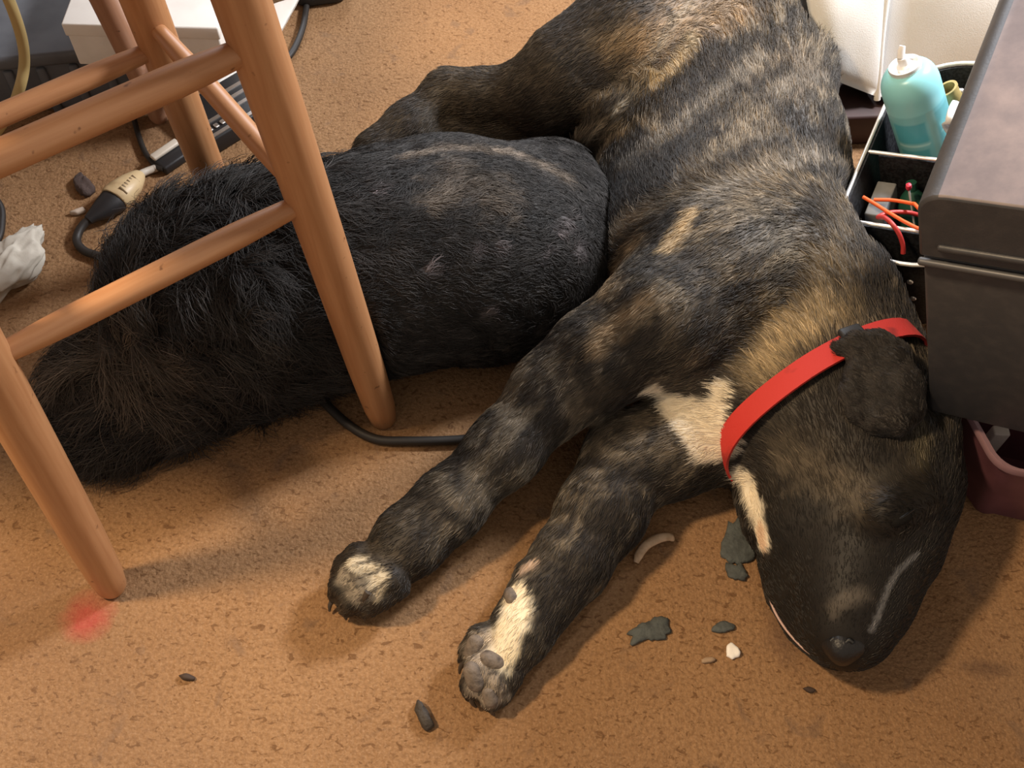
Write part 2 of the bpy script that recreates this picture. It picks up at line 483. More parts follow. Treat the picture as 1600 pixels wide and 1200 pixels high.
def sample_surface(V, Q, n, rng, weight=None):
    A, B, C, D = (V[Q[:, i]] for i in range(4))
    nrm = np.cross(C - A, D - B); ar = np.linalg.norm(nrm, axis=1) * .5
    nrm = nrm / (np.linalg.norm(nrm, axis=1)[:, None] + 1e-12)
    # smooth normals
    vn = np.zeros_like(V)
    for i in range(4): np.add.at(vn, Q[:, i], nrm)
    vn /= np.linalg.norm(vn, axis=1)[:, None] + 1e-12
    cen = (A + B + C + D) / 4
    p = ar * (weight(cen) if weight else 1.0); p = p / p.sum()
    f = rng.choice(len(Q), n, p=p); s, t = rng.random(n)[:, None], rng.random(n)[:, None]
    def bl(X): return (X[Q[f, 0]] * (1 - s) + X[Q[f, 1]] * s) * (1 - t) + (X[Q[f, 3]] * (1 - s) + X[Q[f, 2]] * s) * t
    N = bl(vn); N /= np.linalg.norm(N, axis=1)[:, None] + 1e-12
    return bl(V), N
def fur_object(name, pts, colors, rad, m, parent, label=None):
    """pts (n, k, 3) strands"""
    n, k = pts.shape[:2]; off = parent_loc(parent)
    hc = bpy.data.hair_curves.new(name)
    hc.add_curves([k] * n)
    hc.points.foreach_set('position', (pts - off).astype(np.float32).ravel())
    prof = np.linspace(1, .25, k)
    ra = hc.attributes.get('radius') or hc.attributes.new('radius', 'FLOAT', 'POINT')
    ra.data.foreach_set('value', (rad[:, None] * prof[None]).astype(np.float32).ravel())
    ca = hc.attributes.new('coat', 'FLOAT_COLOR', 'CURVE')
    ca.data.foreach_set('color', np.hstack([colors, np.ones((n, 1))]).astype(np.float32).ravel())
    hc.materials.append(m)
    o = link(bpy.data.objects.new(name, hc), parent); o['kind'] = 'stuff'
    if label: o['label'] = label
    return o
def clumps(R, size, seed):
    "random unit-ish vectors and a random scalar shared by the hairs of a tuft"
    w_ = np.stack([fbm(R * 40, seed + 1, 2), fbm(R * 40, seed + 2, 2), fbm(R * 40, seed + 3, 2)], 1) - .5
    I = np.floor(R / size + w_ * 1.6).astype(np.int64)
    return np.stack([_hash(I[:, 0], I[:, 1], I[:, 2], seed + k) - .5 for k in range(3)], 1) * 2, _hash(I[:, 0], I[:, 1], I[:, 2], seed + 9)
def strands(R, N, flow, length, lift, rng, k=4, jitter=.25, droop=0.0, curl=0.0):
    T = flow - (flow * N).sum(1)[:, None] * N
    T /= np.linalg.norm(T, axis=1)[:, None] + 1e-9
    T = T + jitter * rng.normal(size=T.shape); T -= (T * N).sum(1)[:, None] * N; T /= np.linalg.norm(T, axis=1)[:, None] + 1e-9
    s = np.linspace(0, 1, k)[None, :, None]; L = length[:, None, None]
    lift = lift[:, None, None] if isinstance(lift, np.ndarray) else lift
    X = R[:, None] + L * (T[:, None] * (s * (1 - .15 * s)) + N[:, None] * (lift * s * (1.25 - .75 * s)))
    if droop: X[..., 2] -= (droop * L * s * s)[..., 0]
    if curl:
        ph = rng.random((len(R), 1, 1)) * 6.28
        Bv = np.cross(N, T)[:, None]
        X = X + L * curl * np.sin(ph + 5 * s) * s * Bv
    X[..., 2] = np.maximum(X[..., 2], .001)
    return X

# ------------------------------------------------------------------ frames of the leaning clutter on the right (used again below)
U = np.array([-.359, -.019, .933]); E1 = np.array([.842, -.437, .315])
U = unit(U); E1 = unit(E1 - np.dot(E1, U) * U); E2 = np.cross(U, E1)
A0 = at(1334, 350, .14)
P0 = EYE + ray(1437, 300) * .74
TBH, TBW, TBD = .3215, .36, .34
CX0, CX1, CY0, CY1 = -.020, .145, -.042, .250
def box_sdf(P, C0, dims):
    L_ = np.stack([(P - C0) @ E1, (P - C0) @ E2, (P - C0) @ U], 1) - np.array(dims) / 2
    q = np.abs(L_) - np.array(dims) / 2
    return np.linalg.norm(np.maximum(q, 0), axis=1) + np.minimum(q.max(1), 0)
def clutter_sdf(P):
    d1 = box_sdf(P, P0 - U * TBH - E1 * .004 - E2 * .008, (TBW, TBD, TBH))
    L_ = np.stack([(P - A0) @ E1, (P - A0) @ E2], 1); z = (P - A0) @ U
    r = .080; hc = np.array([(CX1 - CX0) / 2 - r, (CY1 - CY0) / 2 - r]); q = np.abs(L_ - np.array([(CX0 + CX1) / 2, (CY0 + CY1) / 2])) - hc
    d2 = np.linalg.norm(np.maximum(q, 0), axis=1) + np.minimum(q.max(1), 0) - r
    d2 = np.maximum(d2, np.maximum(z - .03, -.14 - z))
    return np.minimum(d1, d2)

# ------------------------------------------------------------------ brindle dog
rng = np.random.default_rng(7)
B = Body()
# torso lying on its side: dorsal and ventral lines, head end last
B.chain([(1140, -120, .10, .095), (1160, -30, .105, .094), (1188, 100, .102, .086), (1201, 240, .098, .081), (1220, 350, .095, .076), (1258, 450, .094, .080), (1304, 540, .092, .076)], 'torso', .05, -1)
B.chain([(1050, 0, .10, .085), (1066, 150, .095, .078), (1085, 270, .095, .082), (1078, 380, .098, .090), (1090, 470, .095, .088)], 'torso', .06, -1)
B.chain([(1040, 230, .075, .062), (1000, 320, .065, .058), (985, 420, .06, .05)], 'torso', .04, -1)
B.chain([(1100, 440, .125, .085), (1180, 420, .115, .085)], 'torso', .05, -1)
B.chain([(1085, 560, .085, .072), (1140, 620, .075, .058), (1210, 640, .085, .060)], 'chest', .04, -1)
B.chain([(1300, 520, .095, .085), (1325, 620, .095, .080), (1345, 690, .090, .080)], 'neck', .04, -1)
B.chain([(1215, 560, .085, .075), (1275, 680, .080, .070)], 'neck', .04, -1)
# upper foreleg: shoulder to paw
B.chain([(1120, 430, .150, .072), (1035, 500, .145, .062), (935, 560, .120, .049), (868, 612, .098, .041), (790, 700, .074, .034), (700, 790, .052, .0325), (640, 845, .042, .032), (602, 884, .036, .026)], 'leg', .022, 1)
# lower foreleg: folded elbow, paw underside up
B.chain([(1130, 690, .05, .045), (1040, 705, .052, .048), (985, 720, .052, .046), (940, 800, .045, .042), (890, 880, .038, .036), (850, 930, .034, .031), (815, 985, .030, .0275), (795, 1022, .027, .0235)], 'leg2', .018, 1)
# hind legs
B.chain([(1070, 20, .150, .085), (985, 70, .150, .075), (890, 120, .125, .058), (850, 150, .105, .046)], 'hind', .035, 1)
B.chain([(850, 145, .105, .046), (745, 150, .085, .030), (700, 145, .078, .027), (640, 195, .060, .026), (588, 238, .045, .029)], 'hind', .020, 1)
B.chain([(1010, 150, .06, .055), (930, 190, .050, .040), (810, 206, .045, .028), (700, 220, .036, .024), (640, 243, .030, .024)], 'hind', .018, 1)
B.chain([(1120, -140, .10, .04), (1060, -230, .06, .022), (960, -290, .03, .014)], 'hind', .03, 1)
# skin fold between thigh and belly
B.chain([(1010, 118, .165, .010), (955, 180, .135, .010), (912, 222, .105, .012)], 'torso', .03, -1)
# head
B.chain([(1345, 690, .086, .080), (1366, 760, .083, .076), (1368, 825, .078, .062)], 'head', .03, -1)
B.chain([(1275, 760, .060, .055), (1272, 830, .055, .050), (1278, 890, .048, .042)], 'head', .03, -1)
B.chain([(1352, 850, .080, .058), (1336, 910, .072, .050), (1325, 960, .064, .042), (1319, 985, .060, .035)], 'muzzle', .022, -1)
B.chain([(1232, 880, .034, .026), (1244, 925, .032, .026), (1270, 970, .030, .025), (1300, 1005, .030, .022)], 'muzzle', .016, -1)
B.chain([(1395, 870, .060, .038), (1368, 935, .055, .030), (1342, 985, .05, .026)], 'muzzle', .02, -1)
B.ball(at(1208, 868, .034), .0115, 'muzzle', .010)
B.chain([(1207, 888, .032, .011), (1212, 908, .030, .009)], 'muzzle', .008, -1)
B.chain([(1385, 800, .150, .016), (1430, 775, .145, .016)], 'head', .025, -1)
B.chain([(1400, 640, .135, .030), (1440, 650, .125, .030)], 'head', .03, -1)
# loose pale skin flap at the throat
B.chain([(1168, 740, .035, .020), (1180, 785, .030, .017), (1187, 825, .026, .014), (1190, 848, .020, .008)], 'flap', .014, 1)
# toes
def toes(body, spec, zone):
    for pts in spec: body.chain(pts, zone, .003, 1)
toes(B, [[(604, 868, .046, .0135), (560, 868, .046, .0130), (540, 884, .036, .0120), (530, 898, .022, .0095)],
         [(606, 886, .052, .0140), (556, 892, .050, .0138), (534, 914, .038, .0125), (526, 930, .022, .0095)],
         [(612, 904, .050, .0140), (572, 916, .048, .0138), (550, 936, .036, .0122), (542, 950, .020, .0095)],
         [(620, 916, .040, .0135), (594, 933, .038, .0130), (578, 945, .028, .0115), (570, 953, .018, .0090)]], 'paw')
toes(B, [[(785, 985, .034, .0125), (750, 996, .036, .0125), (735, 1018, .028, .0115), (729, 1032, .020, .009)],
         [(775, 1020, .034, .0130), (748, 1044, .037, .0132), (738, 1070, .028, .0118), (737, 1082, .020, .009)],
         [(790, 1035, .032, .0130), (772, 1064, .034, .0128), (766, 1088, .024, .0110), (765, 1100, .016, .008)],
         [(806, 1020, .026, .0130), (796, 1056, .028, .0125), (785, 1082, .020, .0105), (779, 1095, .014, .008)]], 'paw2')
toes(B, [[(590, 235, .055, .014), (568, 236, .050, .013), (559, 250, .035, .010)],
         [(595, 248, .050, .014), (572, 256, .045, .013), (562, 268, .030, .010)],
         [(600, 258, .042, .013), (583, 268, .036, .012), (574, 276, .026, .010)]], 'hind')
B.ball(at(820, 890, .045), .0075, 'paw2', .008)
c_bot = at(1372, 152, .064); c_mid = at(1384, -8, .185)
c_top = c_bot + (c_mid - c_bot) * 1.9
l_bot = np.array([c_bot[0] - .088, c_bot[1] - .006, .102]); l_top = l_bot + (c_top - c_bot) + np.array([-.055, .01, 0])
r_bot = c_bot + np.array([.75, .06, 0]); r_top = r_bot + (c_top - c_bot)
CN = unit(np.cross(l_bot - c_bot, c_top - c_bot))
if np.dot(CN, EYE - c_bot) < 0: CN = -CN
def panel_sdf(P):
    a_, b_ = c_bot - l_bot, c_top - c_bot
    G_ = np.linalg.inv(np.array([[a_ @ a_, a_ @ b_], [a_ @ b_, b_ @ b_]]))
    s_, t_ = G_ @ np.stack([(P - l_bot) @ a_, (P - l_bot) @ b_])
    return np.where((s_ > -.63 * t_ - .25) & (s_ < 2) & (t_ > -.35), (P - c_bot) @ CN - .036, 9.)
RIMZ = .150
bc = at(1562, 732, RIMZ)                       # rounded corner of the maroon bin nearest the room
dl = unit((at(1507, 652, RIMZ) - at(1545, 722, RIMZ)) * [1, 1, 0]); dr = unit((at(1600, 741, RIMZ) - at(1572, 737, RIMZ)) * [1, 1, 0])
BN = unit(np.array([-dl[1], dl[0], 0])); BN = BN if BN[0] < 0 else -BN
B.carves += [(clutter_sdf, .007), (panel_sdf, .0), (lambda P: np.where(P[:, 1] < .80, (P - bc) @ BN, 9.), .009)]
V, Q = B.surface(.0037)
V = relax(V, Q, 2, .4)

ZN = ['torso', 'chest', 'neck', 'leg', 'leg2', 'hind', 'head', 'muzzle', 'flap', 'paw', 'paw2']
ZI = np.array([ZN.index(p[6]) for p in B.prims])
FLOW = np.array([p[7] for p in B.prims])
def zones(P):
    Wt = B.weights(P)
    Z = np.zeros((len(P), len(ZN)))
    for j, zi in enumerate(ZI): Z[:, zi] += Wt[:, j]
    return Wt, {n: Z[:, i] for i, n in enumerate(ZN)}
def capsule_mask(P, pts, r, soft, seed=0, wob=.35):
    d = np.full(len(P), 9.)
    for a, b in zip(pts[:-1], pts[1:]):
        t = seg_pt(P, a, b); d = np.minimum(d, np.linalg.norm(P - (a + t[:, None] * (b - a)), axis=1))
    d = d + (fbm(P * 90, seed, 2) - .5) * r * wob * 2
    return 1 - smooth(r - soft, r + soft, d)
SURF = {}
def brindle(P, Z):
    P = np.asarray(P)
    wob = (fbm(P * 9, 3, 3) - .5)
    # stripes: bands that cross the body from back to belly
    S = np.stack([P[:, 0] * 6 + P[:, 1] * 3.0 + wob * 2.2, P[:, 1] * 22 - P[:, 0] * 9 + wob * 7, P[:, 2] * 5], 1)
    st = fbm(S, 11, 3)
    fine = fbm(P * np.array([120, 120, 120]), 5, 2)
    big = fbm(P * 6.5, 21, 3)
    amt = Z['torso'] * 1.0 + Z['chest'] * .45 + Z['neck'] * .9 + Z['leg'] * .72 + Z['leg2'] * .75 + Z['hind'] * .26 + Z['head'] * .16 + Z['muzzle'] * .05 + Z['paw'] * .5 + Z['paw2'] * .4
    cl1 = fbm(S * np.array([5, 2.2, 5]), 14, 2)
    t = smooth(.36, .70, st * .55 + .225 + (big - .5) * .45 + (fine - .5) * .40 + (cl1 - .5) * .75) * amt
    dark = np.array([.024, .019, .0145]); mid = np.array([.080, .065, .046]); tan = np.array([.215, .172, .118])
    t2 = smooth(.56, .80, st * .5 + .25 + (big - .5) * .4 + (fine - .5) * .4 + (cl1 - .5) * .9) * amt
    c = dark + (mid - dark) * t[:, None] + (tan - mid) * (t2 * t)[:, None] * .8
    c = c * (1 - .50 * np.clip(Z['head'] + Z['muzzle'], 0, 1))[:, None]
    def patch(uv, r, soft, col, seed, amt_=1., wob_=.35):
        nonlocal c
        if seed not in SURF: SURF[seed] = B.surf(uv)
        m = capsule_mask(P, list(SURF[seed]), r, soft, seed, wob_)[:, None] * amt_
        c = c + (np.array(col) - c) * m
    tn = (.27, .19, .105); dk = (.022, .018, .014)
    patch([(1020, 60), (1080, 30), (1150, 20)], .022, .026, (.36, .24, .13), 31, .65, .9)
    patch([(1085, 60), (1060, 105), (1020, 130)], .007, .008, (.36, .27, .15), 36, .8, .8)
    patch([(955, 70), (985, 60)], .014, .016, tn, 37, .5, .8)
    patch([(1010, 120), (965, 170), (915, 222)], .0022, .003, (.40, .34, .25), 57, .7, .6)
    patch([(1044, 385), (1066, 355), (1086, 328)], .0085, .007, (.50, .37, .21), 32, .85, .8)
    patch([(950, 450), (965, 420), (1000, 375)], .013, .016, tn, 33, .65, .9)
    patch([(935, 540), (965, 505), (1010, 470)], .010, .012, (.32, .22, .12), 38, .65, .9)
    patch([(1200, 570), (1225, 520), (1290, 490)], .022, .024, (.36, .27, .15), 34, .85, .8)
    patch([(1110, 610), (1130, 560), (1180, 500)], .012, .014, dk, 39, .8, .8)
    patch([(1050, 560), (1090, 520), (1120, 495)], .020, .022, dk, 40, .8, .8)
    patch([(1200, 130), (1270, 110)], .030, .030, (.22, .175, .125), 35, .45, .8)
    patch([(1150, 160), (1210, 250), (1160, 300)], .022, .024, (.20, .155, .10), 58, .4, .9)
    patch([(1230, 380), (1300, 420)], .020, .024, (.19, .15, .095), 59, .5, .9)
    lt = (.27, .215, .145); gl = (.21, .185, .15)
    for i_, (uv, r_, col_, a_) in enumerate([
            ([(1000, 120), (1030, 70), (1056, 30), (1080, 4)], .006, lt, .75), ([(975, 258), (1030, 220), (1085, 181), (1140, 132), (1190, 90)], .008, gl, .65),
            ([(958, 374), (1008, 330), (1050, 298), (1090, 270), (1145, 225), (1195, 182)], .010, lt, .60), ([(1100, 312), (1150, 285), (1195, 266), (1277, 244)], .011, gl, .65),
            ([(1120, 400), (1180, 375), (1250, 362)], .010, gl, .5), ([(1210, 140), (1250, 128), (1290, 125)], .008, gl, .5), ([(990, 500), (1030, 478), (1070, 470)], .008, lt, .5),
            ([(990, 184), (1045, 140), (1100, 101), (1180, 62), (1230, 50)], .0085, dk, .80), ([(958, 310), (1010, 272), (1063, 231), (1115, 190), (1168, 145), (1230, 110)], .0100, dk, .80),
            ([(1030, 310), (1085, 275), (1140, 248), (1200, 228), (1260, 215)], .0085, dk, .75), ([(1090, 420), (1140, 385), (1195, 354), (1277, 332)], .0095, dk, .65),
            ([(1000, 390), (1035, 350), (1060, 322)], .007, dk, .75), ([(1060, 480), (1110, 455), (1180, 445)], .012, dk, .6), ([(1180, 200), (1240, 180), (1300, 178)], .007, dk, .55),
            ([(960, 480), (1000, 440), (1050, 420)], .007, dk, .6)]):
        patch(uv, r_, r_ * 1.1, col_, 130 + i_, a_, .9)
    wh = (.86, .77, .60)
    patch([(1060, 640), (1085, 662), (1110, 685)], .016, .005, wh, 160, 1., .4)
    patch([(1120, 640), (1125, 665), (1138, 690)], .014, .005, wh, 161, 1., .4)
    patch([(1024, 606), (1040, 625), (1062, 655), (1085, 685)], .0095, .004, wh, 41, 1., .5)
    patch([(1130, 612), (1122, 640), (1105, 670), (1090, 690)], .0110, .004, wh, 42, 1., .5)
    patch([(1085, 640), (1095, 670), (1120, 695), (1140, 700), (1095, 705)], .0120, .004, wh, 45, 1., .4)
    patch([(1168, 748), (1176, 775), (1184, 810), (1190, 840)], .014, .005, wh, 43, 1., .4)
    patch([(1189, 832), (1191, 848)], .009, .004, (.66, .44, .28), 44, .8, .3)
    patch([(1432, 868), (1404, 892), (1388, 918), (1376, 950), (1362, 985)], (.0028), .0016, (.16, .158, .160), 46, .75, .2)  # pale blaze dimmed to grey, its shade put into the colour
    patch([(1300, 950), (1325, 935), (1345, 928)], .006, .007, (.13, .11, .088), 47, .6, .9)
    patch([(1235, 720), (1280, 735), (1330, 770)], .018, .020, (.135, .108, .074), 48, .65, .95)
    patch([(1442, 690), (1440, 715)], .008, .010, (.10, .085, .05), 49, .5, .8)
    # pale toes of the upper forepaw, pale underside of the lower one
    patch([(556, 878), (575, 888), (595, 902), (588, 922)], .008, .005, (.56, .48, .34), 51, .85, .9)
    patch([(535, 900), (550, 915), (565, 932)], .009, .006, (.36, .31, .24), 52, .8, .9)
    patch([(806, 930), (808, 960), (795, 990), (780, 1015)], .0150, .005, (.82, .72, .53), 53, 1., .4)
    patch([(748, 1008), (742, 1040), (755, 1075), (770, 1095)], .014, .006, (.30, .245, .185), 54, .9, .8)
    patch([(800, 1020), (790, 1045)], .006, .004, (.76, .66, .46), 55, .9, .4)
    for i_, cr in enumerate(([(582, 876), (560, 880), (538, 893)], [(590, 892), (565, 902), (540, 922)], [(606, 908), (585, 922), (562, 938)],
                             [(765, 1006), (745, 1020), (730, 1038)], [(775, 1040), (760, 1062), (748, 1088)], [(795, 1040), (782, 1064), (774, 1092)])):
        patch(cr, .0016, .0016, (.035, .028, .022), 110 + i_, .85, .3)  # shade in the creases between the toes, painted as dark lines
    patch([(820, 888), (832, 880)], .006, .004, (.55, .40, .28), 56, .9, .3)
    return np.clip(c, 0, 1)

dog = empty('brindle_dog', (.2, .8, 0), 'large dark brindle dog with red collar asleep on its side on the carpet', 'dog')
Wt, Z = zones(V)
body_mesh('body', V, Q, brindle(V, Z), SKIN_COAT, dog)
NS = 150000
def vis_w(C):
    ww = np.ones(len(C)); ww[C[:, 2] < .012] = .25
    ww[C[:, 1] > 1.28] = .15
    return ww
R, N = sample_surface(V, Q, NS, rng, vis_w)
Wt, Z = zones(R)
flow = Wt @ FLOW + np.array([0, 0, -.12]) + .25 * np.stack([fbm(R * 14, 61, 2) - .5, fbm(R * 14, 62, 2) - .5, 0 * R[:, 0]], 1)
Lr = .0150 * Z['torso'] + .0150 * Z['chest'] + .017 * Z['neck'] + .0095 * (Z['leg'] + Z['leg2']) + .010 * Z['hind'] + .0075 * Z['head'] + .0035 * Z['muzzle'] + .008 * Z['flap'] + .0042 * (Z['paw'] + Z['paw2'])
Lr = Lr * rng.uniform(.65, 1.25, NS)
np_ = [at(1312, 1008, .085), at(1318, 1020, .066)]
Lr = Lr * smooth(.014, .024, np.minimum(np.linalg.norm(R - np_[0], axis=1), np.linalg.norm(R - np_[1], axis=1))) + .0005
cv, cs = clumps(R, .0055, 300); cv2, cs2 = clumps(R, .011, 340)
flow = flow + cv * .22
C = brindle(R, Z)
lum = C.mean(1); damp = 1 - smooth(.2, .5, lum)
C = np.clip(C * (np.exp((rng.normal(0, .25, NS) + (cs - .5) * .9 + (cs2 - .5) * .5) * damp))[:, None], 0, 1)
pts = strands(R, N, flow, Lr, .16 + .08 * rng.random(NS) + .10 * cs, rng, 4, .12)
fur_object('fur', pts, C, np.full(NS, .00034) * rng.uniform(.8, 1.3, NS), FUR, dog, 'short brindle coat with a white chest patch')

# nose, nostrils, lip line, eye, ear, pads, claws
NOSE = mat('dog_nose', (.011, .010, .010), .42, spec=.45, bump=(300, .4, .002))
PAD = mat('paw_pad', (.17, .135, .105), .7, noise=(120, (.06, .045, .035), .45, .7), bump=(350, .5, .002))
CLAW = mat('claw', (.05, .04, .032), .35)
LIP = mat('lip', (.50, .33, .28), .4)
EAR = mat('ear_skin', (.020, .017, .015), .75, noise=(45, (.050, .042, .034), .5, .75), bump=(260, .9, .004))
def blob(name, pts, mat_, parent, h=.0022, k=.006, label=None):
    b = Body(); b.chain(pts, 'x', k)
    lo = np.min([np.minimum(p[1], p[2]) - max(p[3], p[4]) for p in b.prims], 0) - 3 * h
    hi = np.max([np.maximum(p[1], p[2]) + max(p[3], p[4]) for p in b.prims], 0) + 3 * h
    n = np.ceil((hi - lo) / h).astype(int) + 1
    X, Y, ZZ = np.meshgrid(*[lo[i] + h * np.arange(n[i]) for i in range(3)], indexing='ij')
    P = np.stack([X.ravel(), Y.ravel(), ZZ.ravel()], 1)
    D = np.maximum(b.field(P), .001 - P[:, 2])
    v, q = surface_nets(D.reshape(n), lo, h)
    return mesh(name, relax(v, q, 1), q, mat_, parent, True, label)
def on_dog(uv, lift): return list(B.surf(uv, lift))
def wblob(name, pts, mat_, parent, h=.0022, k=.006, label=None):
    b = Body()
    for ch in pts: b.wchain([(*p, r) for p, r in ch], 'x', k)
    lo = np.min([np.minimum(p[1], p[2]) - max(p[3], p[4]) for p in b.prims], 0) - 3 * h
    hi = np.max([np.maximum(p[1], p[2]) + max(p[3], p[4]) for p in b.prims], 0) + 3 * h
    n = np.ceil((hi - lo) / h).astype(int) + 1
    X, Y, ZZ = np.meshgrid(*[lo[i] + h * np.arange(n[i]) for i in range(3)], indexing='ij')
    P = np.stack([X.ravel(), Y.ravel(), ZZ.ravel()], 1)
    v, q = surface_nets(b.field(P).reshape(n), lo, h)
    return mesh(name, relax(v, q, 1), q, mat_, parent, True, label)
def chain_on(uv, lift, r): return [(p, rr) for p, rr in zip(on_dog(uv, lift), np.broadcast_to(r, (len(uv),)))]
nose = blob('nose', [(1298, 1003, .074, .0095), (1314, 1009, .079, .0130), (1334, 1006, .082, .0095), (1317, 1019, .066, .0125)], NOSE, dog, .0022, .010)
for u, v, z_ in ((1303, 1001, .0885), (1327, 1003, .0945)):
    tube('nostril', catmull([at(u - 5, v + 1, z_ - .002), at(u, v - 3, z_), at(u + 6, v + 1, z_)], 4), .0022, mat('nostril_dark', (.003, .003, .003), .5), nose, 8)
tube('lip', catmull([at(1199, 916, .034), at(1203, 936, .034), at(1213, 960, .034), at(1230, 986, .034), at(1252, 1010, .036), at(1270, 1024, .038)], 5), .0013, LIP, dog, 8)
ep = on_dog([(1398, 812), (1412, 806), (1386, 820), (1404, 815), (1424, 800)], -.006)
eye = wblob('eye', [[(ep[0], .0075), (ep[1], .0075)]], mat('eyelid', (.009, .008, .007), .85, spec=.15), dog, .002)
tube('eyelid_crease', catmull([p + U_ for p, U_ in zip(ep[2:], ([0, 0, .006], [0, 0, .0085], [0, 0, .006]))], 4), .0012, mat('crease', (.004, .004, .004), .4), eye, 8)
# ear flap folded back over the collar
ear_o = wblob('ear', [
    chain_on([(1307, 541), (1338, 535), (1372, 538), (1398, 556), (1412, 600)], .018, [.0035, .008, .011, .012, .012]),
    chain_on([(1412, 604), (1418, 640), (1402, 664)], .010, [.012, .012, .010]),
    chain_on([(1316, 550), (1350, 556), (1390, 572), (1410, 605), (1404, 645)], .013, [.004, .009, .013, .015, .014]),
    chain_on([(1345, 590), (1372, 612), (1385, 640), (1370, 660)], .004, [.012, .015, .015, .012]),
    chain_on([(1335, 592), (1342, 578), (1360, 576), (1372, 592), (1372, 612)], .012, [.005, .006, .007, .007, .006]),
    chain_on([(1335, 592), (1332, 615), (1340, 645)], .005, [.006, .009, .010])], EAR, dog, .0022, .012, 'black ear flap folded back by the collar')
def mesh_arrays(o):
    me = o.data; v = np.empty(len(me.vertices) * 3); me.vertices.foreach_get('co', v)
    q = np.array([list(p.vertices) for p in me.polygons if len(p.vertices) == 4]); return v.reshape(-1, 3) + parent_loc(o), q
NE = 9000
ve, qe = mesh_arrays(ear_o); Re, Ne = sample_surface(ve, qe, NE, rng)
tipdir = unit(at(1311, 549, .2) - at(1420, 640, .2))
ev_, es_ = clumps(Re, .006, 500)
fur_object('ear_fur', strands(Re, Ne, np.tile(tipdir, (NE, 1)) + ev_ * .4, rng.uniform(.004, .009, NE), .22, rng, 4, .15),
           np.clip(np.array([.020, .0165, .014]) * np.exp(rng.normal(0, .3, NE) + (es_ - .5) * 1.2)[:, None], 0, 1), np.full(NE, .0003), FUR, ear_o)
# pads on the upturned paw
for uv, r in (([(744, 1004), (738, 1020)], .0085), ([(738, 1048), (744, 1066)], .0090), ([(764, 1082), (767, 1094)], .0070),
              ([(762, 1030), (776, 1036)], .0085), ([(797, 928), (801, 936)], .0068)):
    wblob('paw_pad', [chain_on(uv, -r * .45, r)], PAD, dog, .0018, .006)
for P in ([(728, 1028, .030), (720, 1042, .020), (718, 1052, .010)], [(735, 1085, .026), (738, 1098, .016), (744, 1105, .008)], [(765, 1100, .020), (768, 1112, .010), (772, 1118, .004)],
          [(524, 900, .020), (516, 912, .012), (514, 920, .006)], [(524, 930, .020), (516, 945, .012), (515, 955, .006)], [(544, 950, .018), (540, 962, .010), (541, 968, .005)], [(572, 955, .016), (570, 966, .010), (570, 970, .005)],
          [(575, 925, .06), (570, 933, .055), (567, 940, .046)]):
    tube('claw', catmull([at(*p) for p in P], 4), np.linspace(.0036, .0012, 9), CLAW, dog, 8)
# collar: a band laid on the neck
cc = at(1300, 648, .084)
e1 = unit(at(1165, 705, .07) - at(1410, 592, .10))
NK = Body(); NK.prims = [p for p in B.prims if p[6] in ('torso', 'neck', 'chest', 'head')]; ax = unit(np.cross(e1, unit(np.array([.28, .30, 1.0])))); 
if ax[1] > 0: ax = -ax
e2 = np.cross(ax, e1)
if e2[2] < 0: e2 = -e2
RED = mat('red_webbing', (.56, .030, .022), .7, noise=(40, (.28, .016, .012), .58, .75), bump=(900, .4, .0008))
ths = np.linspace(0, 2 * math.pi, 73)
rad = []
for t in ths:
    d = math.cos(t) * e1 + math.sin(t) * e2
    ss = np.linspace(.02, .2, 120); pp_ = cc + ss[:, None] * d; f = NK.field(pp_)
    out = (f > .006) | (clutter_sdf(pp_) < .016) | ((pp_ - bc) @ BN < .018)
    i = np.argmax(out); rad.append(ss[i])
rad = np.array(rad); 
for _ in range(4): rad = np.r_[(rad[-2] + rad[0] + rad[1]) / 3, (rad[:-2] + rad[1:-1] + rad[2:]) / 3, 0]; rad[-1] = rad[0]
HW = .0125
Vc = []; Fc = []
for i, t in enumerate(ths[:-1]):
    d = math.cos(t) * e1 + math.sin(t) * e2
    for (o_, r_) in ((-HW, 0), (HW, 0), (HW, .0028), (-HW, .0028)):
        p = cc + d * (rad[i] + r_) + ax * o_; p[2] = max(p[2], .003 + r_ * .3); Vc.append(p)
nn = len(ths) - 1
for i in range(nn):
    j = (i + 1) % nn
    for k in range(4):
        k2 = (k + 1) % 4; Fc.append((i * 4 + k, i * 4 + k2, j * 4 + k2, j * 4 + k))
collar = sharp(mesh('collar', Vc, Fc, RED, dog, True, 'red webbing collar'), 50)
def collar_at(t, extra=.004):
    i = int(round(t / (2 * math.pi) * 72)) % 72
    d = math.cos(ths[i]) * e1 + math.sin(ths[i]) * e2
    return cc + d * (rad[i] + extra), d, unit(-math.sin(ths[i]) * e1 + math.cos(ths[i]) * e2)
tb = math.radians(TBA)
Pb, dbk, tbk = collar_at(tb)
bk = box_bm(Pb - ax * .0150 - tbk * .012 - dbk * .002, ax * .030, tbk * .024, dbk * .008, .003, 2)
from_bm('buckle', bk, BLACK_PLASTIC, collar, True, 'black side release buckle')

